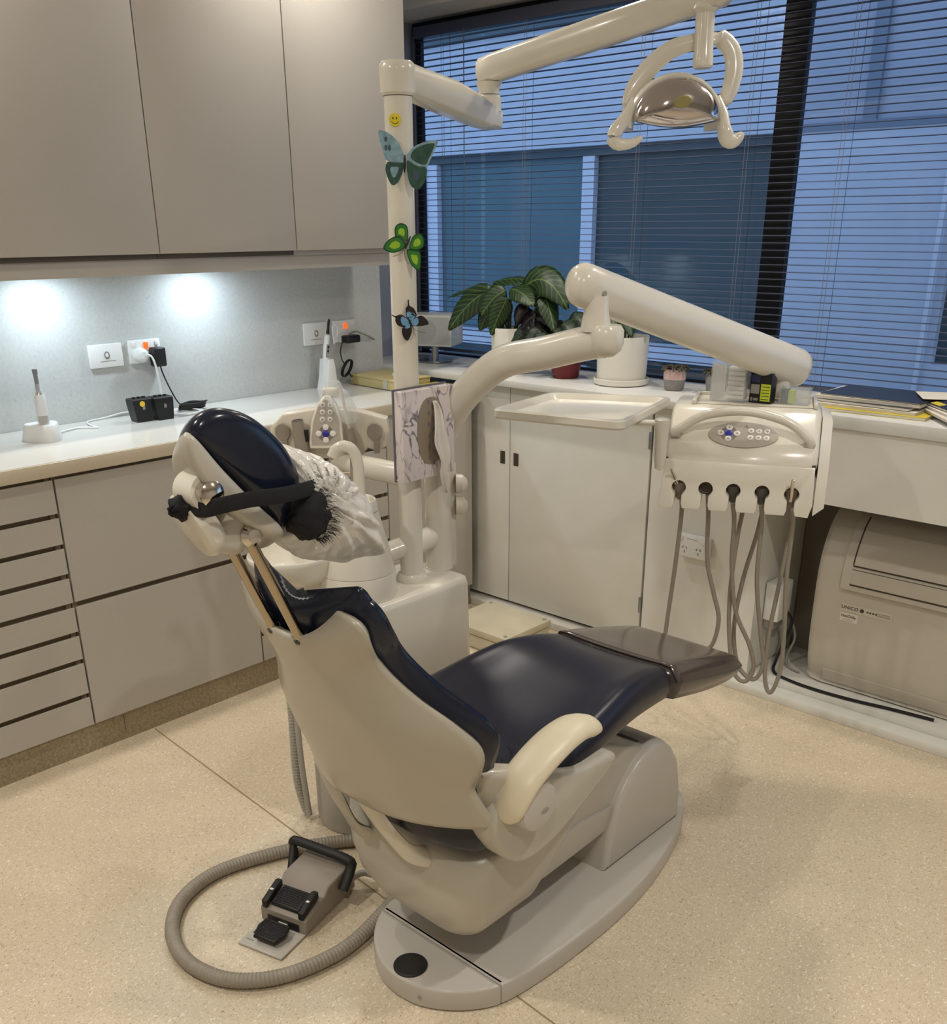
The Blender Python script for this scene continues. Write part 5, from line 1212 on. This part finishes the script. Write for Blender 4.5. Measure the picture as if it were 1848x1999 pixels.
def knot(u, v):
    a = 2*PI*u; b_ = PI*v; r_ = 1+.18*math.sin(4*a+5*b_)+.1*math.sin(7*a)
    return V((1.948+.017*r_*math.sin(b_)*math.cos(a), .684+.017*r_*math.cos(b_), 1.134+.017*r_*math.sin(b_)*math.sin(a)))
MB().grid(knot, 20, 12, closeu=True).obj('knot', m_strap, stp, angle=180)
fr = MB()
for i in range(110):
    a = random.uniform(-2.2,1.2); p = V((1.988+.034*math.cos(a), .884+random.uniform(-.01,.006), 1.093+.040*math.sin(a)))
    d = V((.006*math.cos(a)+random.uniform(-.004,.004), .006+random.uniform(0,.007), .005*math.sin(a)+random.uniform(-.005,.003)))
    fr.tube([p, p+d*.6, p+d*1.1+V((0,0,-.003))], [.0005,.0004,.0002], 4)
o = fr.obj('fringe', m_strap, stp); o['kind'] = 'stuff'

# ================================================================== FOOT CONTROL + HOSE
FU = V((.965,.262,0)).normalized(); FV = V((-FU.y,FU.x,0)); FO = V((1.545,.925,0))
MF = Matrix(((FU.x,FV.x,0,FO.x),(FU.y,FV.y,0,FO.y),(0,0,1,0),(0,0,0,1)))
ft = thing('foot_control', tuple(MF @ V((.06,.14,0))), 'grey foot control with black treaded pedals and raised bail handle on the floor', 'foot control')
MB().box((0,0,.001),(.122,.27,.007),.003,2, M=MF).obj('floor_plate', m_base, ft)
MB().box((.010,.018,.0072),(.030,.021,.0076), M=MF).obj('plate_slot', m_taupe, ft, smooth=False)
hs_ = [(.088,.008),(.088,.042),(.10,.048),(.165,.062),(.18,.078),(.27,.085),(.282,.075),(.285,.008)]
MB().prism([MF @ V((-.004,a,c)) for a, c in hs_], FU*.130, .005, 3).obj('housing', m_taupe, ft, angle=45)
MB().box((.018,.086,.010),(.106,.0885,.028), M=MF).obj('front_slot', m_black, ft, smooth=False)
def tread(u0, u1, v0, v1, z0, z1, nm, nu, nv, taper=0.0):
    sl = math.atan2(z1-z0, v1-v0)
    q = MB(); pts = [(u0+taper,v0),(u1-taper,v0),(u1,lerp(v0,v1,.55)),(u1-taper*.6,v1),(u0+taper*.6,v1),(u0,lerp(v0,v1,.55))] if taper else [(u0,v0),(u1,v0),(u1,v1),(u0,v1)]
    q.prism([MF @ V((a,c,lerp(z0,z1,(c-v0)/(v1-v0)))) for a, c in pts], (0,0,.010), .003, 2); o_ = q.obj(nm, m_black, ft, angle=45)
    g = MB()
    for i in range(nu):
        for j in range(nv):
            a = lerp(u0+.008,u1-.008,i/(nu-1)); c = lerp(v0+.007,v1-.007,j/(nv-1)); z_ = lerp(z0,z1,(c-v0)/(v1-v0))+.0098
            g.box((a-.0019,c-.0019,z_),(a+.0019,c+.0019,z_+.0012), M=MF)
    t_ = g.obj('tread', m_black, o_, smooth=False); t_['kind'] = 'stuff'
    return o_
tread(.022,.100,.018,.072,.016,.024,'toe_pedal',11,8,.010)
MB().box((.050,.066,.016),(.075,.10,.021),.001, M=MF).obj('pedal_arm', m_ivory2, ft)
tread(.022,.098,.098,.150,.047,.062,'main_pedal',11,8)
for u0 in (.002,.104): 
    MB().prism([MF @ V((u0,a,c)) for a, c in ((.088,.044),(.150,.066),(.150,.082),(.142,.084),(.088,.062))], FU*.016, .003, 2).obj('side_button', m_black, ft)
    MB().box((u0+.004,.115,.0745),(u0+.012,.130,.0755), M=MF @ Matrix.Rotation(0,4,'X')).obj('button_symbol', m_whitep, ft, smooth=False)
hb = [(-.034,.262,.055),(-.036,.262,.100),(-.02,.262,.108),(.06,.262,.106),(.128,.262,.100),(.138,.252,.085),(.140,.215,.05)]
MB().tube([MF @ V(p) for p in catmull(hb,4)], .0105, 12, flat=(1.0,1.25,(0,0,1))).obj('bail_handle', m_black, ft)
MB().tube([MF @ V(p) for p in catmull([(-.034,.262,.10),(-.02,.235,.075),(.0,.20,.055)],4)], .0095, 12).obj('handle_leg', m_black, ft)
MB().tube(catmull([tuple(MF @ V((.120,.275,.035))),tuple(MF @ V((.145,.30,.045))),(1.665,1.28,.035),(1.68,1.30,.015)],5), .008, 10).obj('lead', m_greye, ft)
hz_ = thing('floor_hose', (1.5,.95,0), 'thick grey corrugated hose looping on the floor around the foot control', 'hose')
P_, R_ = corr([(1.50,1.40,.018),(1.415,1.300,.018),(1.345,1.17,.018),(1.305,1.03,.018),(1.335,.915,.018),(1.42,.838,.018),(1.53,.808,.018),(1.64,.835,.018),(1.715,.915,.018),(1.748,1.03,.018),(1.745,1.12,.020),(1.732,1.20,.030),(1.74,1.27,.06),(1.78,1.34,.07)], .0162, n=8, amp=.0009, wl=.0085)
MB().tube(P_, R_, 12).obj('sheath', m_hose, hz_)
h2 = thing('floor_hose', (1.68,1.30,0), 'short grey corrugated hose end between the foot control and the chair base', 'hose')
P_, R_ = corr([(1.648,1.255,.045),(1.665,1.285,.06),(1.70,1.315,.058),(1.748,1.335,.05)], .0155, n=6, amp=.001, wl=.0085)
MB().tube(P_, R_, 12).obj('sheath', m_hose, h2)
# ================================================================== THINGS ON THE WINDOW BENCH
BZ = .9555
# audio speaker on a stand
sx_, sy_ = .105, 3.035
m_silver = mat('satin_silver', (168,168,166), .3, metal=.9, var=.03, scale=20)
m_spkw = mat('speaker_white', (214,214,210), .35, var=.01, scale=10)
m_mesh = mat('speaker_cloth', (186,188,186), .8, var=.06, scale=400)
t = thing('audio_speaker', (sx_,sy_,BZ), 'white cube loudspeaker on a round silver stand beside the lamp pole', 'speaker')
MB().lathe([(0,0.001),(.074,.001),(.076,.003),(.074,.0055),(.02,.0075),(0,.0075)], (sx_,sy_,BZ), seg=40).obj('stand_foot', m_silver, t)
MB().lathe([(.0155,.007),(.0155,.0665)], (sx_,sy_,BZ), seg=24).obj('stand_post', m_silver, t)
MS = Matrix.Translation((sx_-.01,sy_+.01,BZ+.067)) @ Matrix.Rotation(math.radians(26),4,'Z')
MB().box((-.098,-.075,0),(.098,.09,.125),.005,3, M=MS).obj('cabinet', m_spkw, t)
MB().box((-.090,-.0765,.008),(.090,-.0745,.117),.001, M=MS).obj('grille', m_mesh, t)
MB().lathe([(0,.0012),(.042,.0012),(.046,.0002)], (0,0,0), (0,-1,0), seg=32).obj('driver_ring', mat('driver_cloth',(176,178,176),.8,var=.06,scale=400), t).data.transform(MS @ Matrix.Translation((-.012,-.0765,.062)))
# pots
m_potw = mat('white_ceramic', (226,222,212), .28, var=.02, scale=12)
m_soil = mat('potting_soil', (46,34,26), .9, var=.4, scale=120)
m_potr = mat('red_plastic_pot', (104,26,32), .35, var=.08, scale=20)
m_potg = mat('grey_concrete', (140,138,136), .75, var=.08, scale=60)
m_potp = mat('pink_glaze', (206,176,172), .5, var=.05, scale=40)
def leafmat(name, base, vein, edge, scale=1.0):
    mt = mat(name, base, .42, var=.12, scale=30)
    n, l, b = nodes_of(mt)
    uv = n.new('ShaderNodeUVMap'); sep = n.new('ShaderNodeSeparateXYZ'); l.new(uv.outputs['UV'], sep.inputs[0])
    # chevron stripes by |u|+v
    sb = n.new('ShaderNodeMath'); sb.operation = 'SUBTRACT'; sb.inputs[1].default_value = .5; l.new(sep.outputs['X'], sb.inputs[0])
    ab = n.new('ShaderNodeMath'); ab.operation = 'ABSOLUTE'; l.new(sb.outputs[0], ab.inputs[0])
    m1 = n.new('ShaderNodeMath'); m1.operation = 'MULTIPLY'; m1.inputs[1].default_value = -.62; l.new(ab.outputs[0], m1.inputs[0])
    ad = n.new('ShaderNodeMath'); ad.operation = 'ADD'; l.new(m1.outputs[0], ad.inputs[0]); l.new(sep.outputs['Y'], ad.inputs[1])
    m2 = n.new('ShaderNodeMath'); m2.operation = 'MULTIPLY'; m2.inputs[1].default_value = 8.0*scale; l.new(ad.outputs[0], m2.inputs[0])
    fr_ = n.new('ShaderNodeMath'); fr_.operation = 'FRACT'; l.new(m2.outputs[0], fr_.inputs[0])
    rp = n.new('ShaderNodeValToRGB'); e = rp.color_ramp.elements; e[0].position = 0.0; e[0].color = (1,1,1,1); e[1].position = .22; e[1].color = (0,0,0,1)
    x3 = e.new(.86); x3.color = (0,0,0,1); x4 = e.new(1.0); x4.color = (1,1,1,1); l.new(fr_.outputs[0], rp.inputs['Fac'])
    mx = n.new('ShaderNodeMixRGB'); l.new(rp.outputs['Color'], mx.inputs['Fac']); l.new(b.inputs['Base Color'].links[0].from_socket, mx.inputs['Color1']); mx.inputs['Color2'].default_value = (*s2l(vein),1)
    r2 = n.new('ShaderNodeValToRGB'); r2.color_ramp.elements[0].position = .012; r2.color_ramp.elements[0].color = (1,1,1,1); r2.color_ramp.elements[1].position = .03; r2.color_ramp.elements[1].color = (0,0,0,1); l.new(ab.outputs[0], r2.inputs['Fac'])
    m3 = n.new('ShaderNodeMixRGB'); l.new(r2.outputs['Color'], m3.inputs['Fac']); l.new(mx.outputs['Color'], m3.inputs['Color1']); m3.inputs['Color2'].default_value = (*s2l(edge),1)
    l.new(m3.outputs['Color'], b.inputs['Base Color'])
    return mt
m_leaf = leafmat('zebra_leaf', (27,46,22), (64,92,42), (82,108,54))
m_leaf2 = leafmat('ribbed_leaf', (36,58,34), (56,84,46), (80,104,60), .9)
m_leafd = mat('dark_purple_leaf', (26,20,24), .45, var=.2, scale=60)
m_leafo = leafmat('dusky_leaf', (34,48,34), (44,62,42), (60,78,54))
m_stem = mat('plant_stem', (58,76,44), .5, var=.15, scale=50)
def leaf(t, base, tip_dir, length, width, droop, mt, name='leaf', twist=0.0, nu=7, nv=11, cup=.18):
    """curved leaf surface from base point, drooping along its length"""
    d = V(tip_dir).normalized(); side = d.cross(V((0,0,1)));
    side = side.normalized() if side.length > 1e-3 else V((1,0,0))
    side = (Matrix.Rotation(twist,3,d) @ side)
    q = MB(); vs = []; uvs = {}
    p = V(base); dr = d.copy(); step = length/(nv-1)
    ctr = []
    for j in range(nv):
        ctr.append((p.copy(), dr.copy())); dr = (dr+V((0,0,-droop/(nv-1)*(.5+1.2*j/(nv-1))))).normalized(); p = p+dr*step
    for j, (c, dd) in enumerate(ctr):
        v = j/(nv-1); wv = width*.5*(math.sin(PI*min(1,v**.75*1.0)))**.75 if 0 < v < 1 else .001
        nrm = side.cross(dd).normalized(); row = []
        for i in range(nu):
            s_ = -1+2*i/(nu-1)
            w_ = q.bm.verts.new(c+side*wv*s_+nrm*(cup*wv*abs(s_)**1.5+.002*math.sin(v*22)*abs(s_))); row.append(w_); uvs[w_] = ((s_*.5*max(.05,math.sin(PI*v))+.5), v)
        vs.append(row)
    uvl = q.bm.loops.layers.uv.new('UVMap')
    for j in range(nv-1):
        for i in range(nu-1):
            f = q.bm.faces.new((vs[j][i],vs[j][i+1],vs[j+1][i+1],vs[j+1][i]))
            for lp in f.loops: lp[uvl].uv = uvs[lp.vert]
    return q.obj(name, mt, t, angle=180, solid=.0009, recalc=False)
def leaf2(t, base, tip, width, mt, sag=.03, face=(.5,-.75,.45), nu=9, nv=13, cup=.22, name='leaf'):
    """broad leaf from base to tip, arching by sag, upper side turned towards face"""
    A, B = V(base), V(tip); mid = (A+B)/2+V((0,0,sag)); q = MB(); vs = []; uvs = {}
    for j in range(nv):
        v = j/(nv-1); c = A*(1-v)**2+mid*2*v*(1-v)+B*v*v; tg = ((mid-A)*(1-v)+(B-mid)*v).normalized()
        nm = V(face); nm = (nm-tg*nm.dot(tg)).normalized(); sd_ = tg.cross(nm)
        wv = width*.5*max(.03, math.sin(PI*min(1, .04+.96*v**.8)))**.65
        row = []
        for i in range(nu):
            s_ = -1+2*i/(nu-1)
            w_ = q.bm.verts.new(c+sd_*wv*s_-nm*(cup*wv*abs(s_)**1.6)+nm*.0025*math.sin(v*26-4*abs(s_))*abs(s_)); row.append(w_); uvs[w_] = (s_*.5*wv/(width*.5)+.5, v)
        vs.append(row)
    uvl = q.bm.loops.layers.uv.new('UVMap')
    for j in range(nv-1):
        for i in range(nu-1):
            f = q.bm.faces.new((vs[j][i],vs[j][i+1],vs[j+1][i+1],vs[j+1][i]))
            for lp in f.loops: lp[uvl].uv = uvs[lp.vert]
    return q.obj(name, mt, t, angle=180, solid=.0009, recalc=False)
def stem(t, a, b, r=.0035, bend=(0,0,0)):
    a, b = V(a), V(b); MB().tube(catmull([a, (a+b)/2+V(bend), b],5), r, 7).obj('stem', m_stem, t)
# pot 1: tall white planter with zebra plant
def pot(t, c, r0, r1, h, mt, rim=.004, z0=BZ):
    MB().lathe([(0,.001),(r0-.004,.001),(r0,.005),(r1,h-.004),(r1-.001,h),(r1-rim,h),(r1-rim-.001,h-.018),(0,h-.02)], (c[0],c[1],z0), seg=36, cap=False).obj('pot', mt, t, angle=40)
    MB().lathe([(0,h-.014),(r1-rim-.002,h-.016)], (c[0],c[1],z0), seg=24, cap=False).obj('soil', m_soil, t)
c1 = (.565,2.985); t = thing('potted_plant', (*c1,BZ), 'tall white pot with striped zebra leaves behind the curved arm', 'potted plant', 'plants on the window bench')
pot(t, c1, .068, .072, .170, m_potw)
hub1 = V((c1[0],c1[1],BZ+.155))
LF1 = [((.53,2.97,1.265),(.262,2.955,1.222),.075,.045,(.3,-.3,.9)),((.50,2.95,1.262),(.318,2.90,1.105),.100,.05,(.6,-.75,.4)),((.575,2.945,1.262),(.492,2.90,1.170),.090,.03,(.6,-.75,.45)),((.59,2.94,1.235),(.54,2.905,1.100),.085,.02,(.7,-.7,.2)),((.60,2.945,1.268),(.735,2.92,1.215),.085,.03,(.5,-.7,.6)),
       ((.63,2.985,1.270),(.842,2.985,1.205),.120,.125,(.4,-.8,.4)),((.45,3.02,1.285),(.655,3.03,1.290),.075,.025,(.2,-.4,.9)),((.72,2.99,1.25),(.80,2.965,1.12),.085,.05,(.8,-.5,.3)),((.48,2.99,1.20),(.42,2.97,1.105),.075,.02,(.6,-.7,.3)),((.62,3.03,1.25),(.70,3.06,1.17),.08,.05,(.4,-.6,.6))]
for A_, B_, wd, sg, fc in LF1:
    stem(t, hub1+V(((A_[0]-c1[0])*.2,(A_[1]-c1[1])*.2,-.02)), A_, .0040, ((A_[0]-c1[0])*.1,0,.01))
    leaf2(t, A_, B_, wd, m_leaf, sg, fc)
# pot 2: red pot with dark ruffled plant
c2 = (.815,3.02); t = thing('potted_plant', (*c2,BZ), 'red plastic pot with dark ruffled purple leaves', 'potted plant', 'plants on the window bench')
pot(t, c2, .050, .070, .125, m_potr)
hub2 = V((c2[0],c2[1],BZ+.12))
rnd = random.Random(5)
for k in range(16):
    A_ = V((.70+rnd.uniform(-.045,.055), 2.985+rnd.uniform(-.02,.03), 1.165+rnd.uniform(-.03,.035))); a = rnd.uniform(0,2*PI)
    B_ = A_+V((.055*math.cos(a), -.02+.02*math.sin(a), -.035+.03*math.sin(a)))
    if k % 2 == 0: stem(t, hub2+V((-.01,0,-.02)), A_, .003)
    leaf2(t, A_, B_, .070, m_leafd, .03, (.5+rnd.uniform(-.3,.3),-.75,.4+rnd.uniform(-.3,.3)), cup=.6, nu=7, nv=9)
for A_, B_, wd in (((.70,2.97,1.13),(.62,2.93,1.06),.07),((.74,2.965,1.13),(.70,2.92,1.045),.07),((.79,2.97,1.13),(.86,2.95,1.07),.07),((.82,2.98,1.15),(.90,2.97,1.10),.08),((.76,2.96,1.12),(.78,2.915,1.05),.075),((.84,3.0,1.16),(.92,3.0,1.15),.07)):
    stem(t, hub2+V((0,0,-.02)), A_, .003); leaf2(t, A_, B_, wd, m_leafo, .03, (.6,-.7,.35), cup=.4)
# pot 3: wide white pot with saucer
c3 = (1.065,3.025); t = thing('potted_plant', (*c3,BZ), 'wide white pot on a saucer with drooping ribbed leaves under the slanting arm', 'potted plant', 'plants on the window bench')
MB().lathe([(0,.001),(.092,.001),(.098,.004),(.100,.022),(.097,.023),(.095,.008),(0,.008)], (*c3,BZ), seg=40, cap=False).obj('saucer', m_potw, t, angle=40)
pot(t, c3, .088, .093, .160, m_potw, z0=BZ+.009)
hub3 = V((c3[0],c3[1],BZ+.155))
LF3 = [((1.00,3.0,1.20),(1.035,2.945,1.125),.055,.03,(.7,-.7,.3)),((1.05,3.0,1.205),(1.09,2.94,1.12),.055,.03,(.8,-.6,.2)),((1.03,3.01,1.20),(.965,2.97,1.15),.06,.02,(.5,-.7,.5)),((1.08,3.01,1.195),(1.14,2.965,1.128),.055,.03,(.6,-.7,.3)),((1.10,3.03,1.19),(1.19,3.02,1.15),.06,.02,(.3,-.5,.8)),((1.06,3.05,1.21),(1.10,3.12,1.17),.06,.04,(.3,-.3,.9)),((1.01,3.04,1.21),(.93,3.06,1.19),.06,.03,(.2,-.4,.9))]
for A_, B_, wd, sg, fc in LF3:
    stem(t, hub3+V(((A_[0]-c3[0])*.4,(A_[1]-c3[1])*.4,-.02)), A_, .003); leaf2(t, A_, B_, wd, m_leaf2, sg, fc, cup=.55)
# small succulents
def succulent(c, label, r, h, top_mt, band):
    t = thing('potted_succulent', (*c,BZ), label, 'potted plant', 'plants on the window bench')
    MB().lathe([(0,.001),(r*.78,.001),(r*.86,.004),(r,h*.52)], (*c,BZ), seg=30, cap=False).obj('pot_lower', m_potg, t, angle=40)
    MB().lathe([(r,h*.52),(r*1.01,h*.75),(r*.97,h),(r*.9,h),(r*.88,h-.01),(0,h-.012)], (*c,BZ), seg=30, cap=False).obj('pot_rim', top_mt, t, angle=40)
    for k in range(22):
        a = 2.4*k; rr_ = r*.95*math.sqrt((k+.5)/22); b_ = V((c[0]+rr_*.7*math.cos(a), c[1]+rr_*.7*math.sin(a), BZ+h-.006))
        leaf(t, b_, (math.cos(a)*.6,math.sin(a)*.6,.9), .032+.018*random.random(), .020, 2.2, m_succ, nu=5, nv=6, cup=.5)
m_succ = mat('succulent_leaf', (66,60,46), .5, var=.3, scale=80)
succulent((1.285,3.03), 'small pink and grey pot with a frilly succulent', .0385, .072, m_potp, 1)
succulent((1.435,3.055), 'small plain grey pot with a frilly succulent half hidden by the clear box', .037, .066, m_potg, 0)
# paper stack on the right bench
PZ = .9755
m_paper = mat('paper', (214,208,196), .8, var=.03, scale=30)
m_yell = mat('yellow_folder', (206,184,60), .6, var=.05, scale=20)
m_mag = mat('dark_magazine', (40,44,60), .35, var=.15, scale=30)
def sheet(name, c, w_, d_, z0, th, rz, mt, label, cat='papers', grp='papers on the right bench', cover=None):
    M = Matrix.Translation((c[0],c[1],z0)) @ Matrix.Rotation(math.radians(rz),4,'Z')
    t = thing(name, (c[0],c[1],z0), label, cat, grp)
    q = MB(); ns = max(1,int(th/.0012))
    if th > .003:
        MB().box((-w_/2,-d_/2,0),(w_/2,d_/2,.001), M=M).obj('back_cover', cover or mt, t, smooth=False)
        MB().box((-w_/2+.002,-d_/2+.001,.0011),(w_/2-.002,d_/2-.001,th-.0011), M=M).obj('pages', m_paper, t, smooth=False)
        MB().box((-w_/2,-d_/2,th-.001),(w_/2,d_/2,th), M=M).obj('front_cover', cover or mt, t, smooth=False)
    else:
        MB().box((-w_/2,-d_/2,0),(w_/2,d_/2,th), M=M).obj('sheet', mt, t, smooth=False)
    return t
sheet('document_folder', (2.02,3.00,0), .33,.25, PZ,.009, 3, m_yell, 'yellow folder at the bottom of the paper pile on the right bench', 'folder', cover=m_yell)
sheet('magazine', (2.00,3.01,0), .31,.23, PZ+.0095,.008, 1, m_paper, 'white booklet lying on the yellow folder', 'magazine')
sheet('magazine', (1.99,3.02,0), .30,.225, PZ+.018,.009, -2, m_mag, 'dark spined booklet in the middle of the paper pile', 'magazine')
sheet('magazine', (2.00,3.03,0), .31,.225, PZ+.0275,.009, 2, m_paper, 'white booklet directly beneath the top dark magazine', 'magazine')
sheet('magazine', (2.01,3.035,0), .30,.22, PZ+.037,.004, -1, m_mag, 'dark blue magazine on top of the paper pile', 'magazine')
# leaning magazines at the right edge
for i, (dx, dz, rz, mt_, lab) in enumerate(((0,0,-52,m_paper,'lowest white booklet slanting across the pile at the right edge'),(.012,.008,-50,m_paper,'middle white booklet slanting across the pile at the right edge'),(.022,.017,-47,m_mag,'dark covered magazine slanting over the pile at the right edge'))):
    M = Matrix.Translation((2.275+dx,2.975,PZ+.028+dz)) @ Matrix.Rotation(math.radians(rz),4,'Z') @ Matrix.Rotation(math.radians(10),4,'X')
    t = thing('magazine', (2.275+dx,2.975,PZ+dz), lab, 'magazine', 'slanting magazines on the right bench')
    MB().box((-.13,-.095,0),(.13,.095,.001), M=M).obj('back_cover', mt_, t, smooth=False)
    MB().box((-.128,-.094,.0011),(.128,.094,.0064), M=M).obj('pages', m_paper, t, smooth=False)
    MB().box((-.13,-.095,.0065),(.13,.095,.0075), M=M).obj('front_cover', mt_, t, smooth=False)
    if i == 2:
        MB().box((-.10,-.09,.0076),(-.04,-.07,.0079), M=M).obj('cover_print', m_yell, t, smooth=False)
t = sheet('envelope', (2.20,3.085,0), .20,.14, PZ+.046,.0012, 28, m_paper, 'loose white sheet sticking up between the pile and the slanting magazines', 'papers')
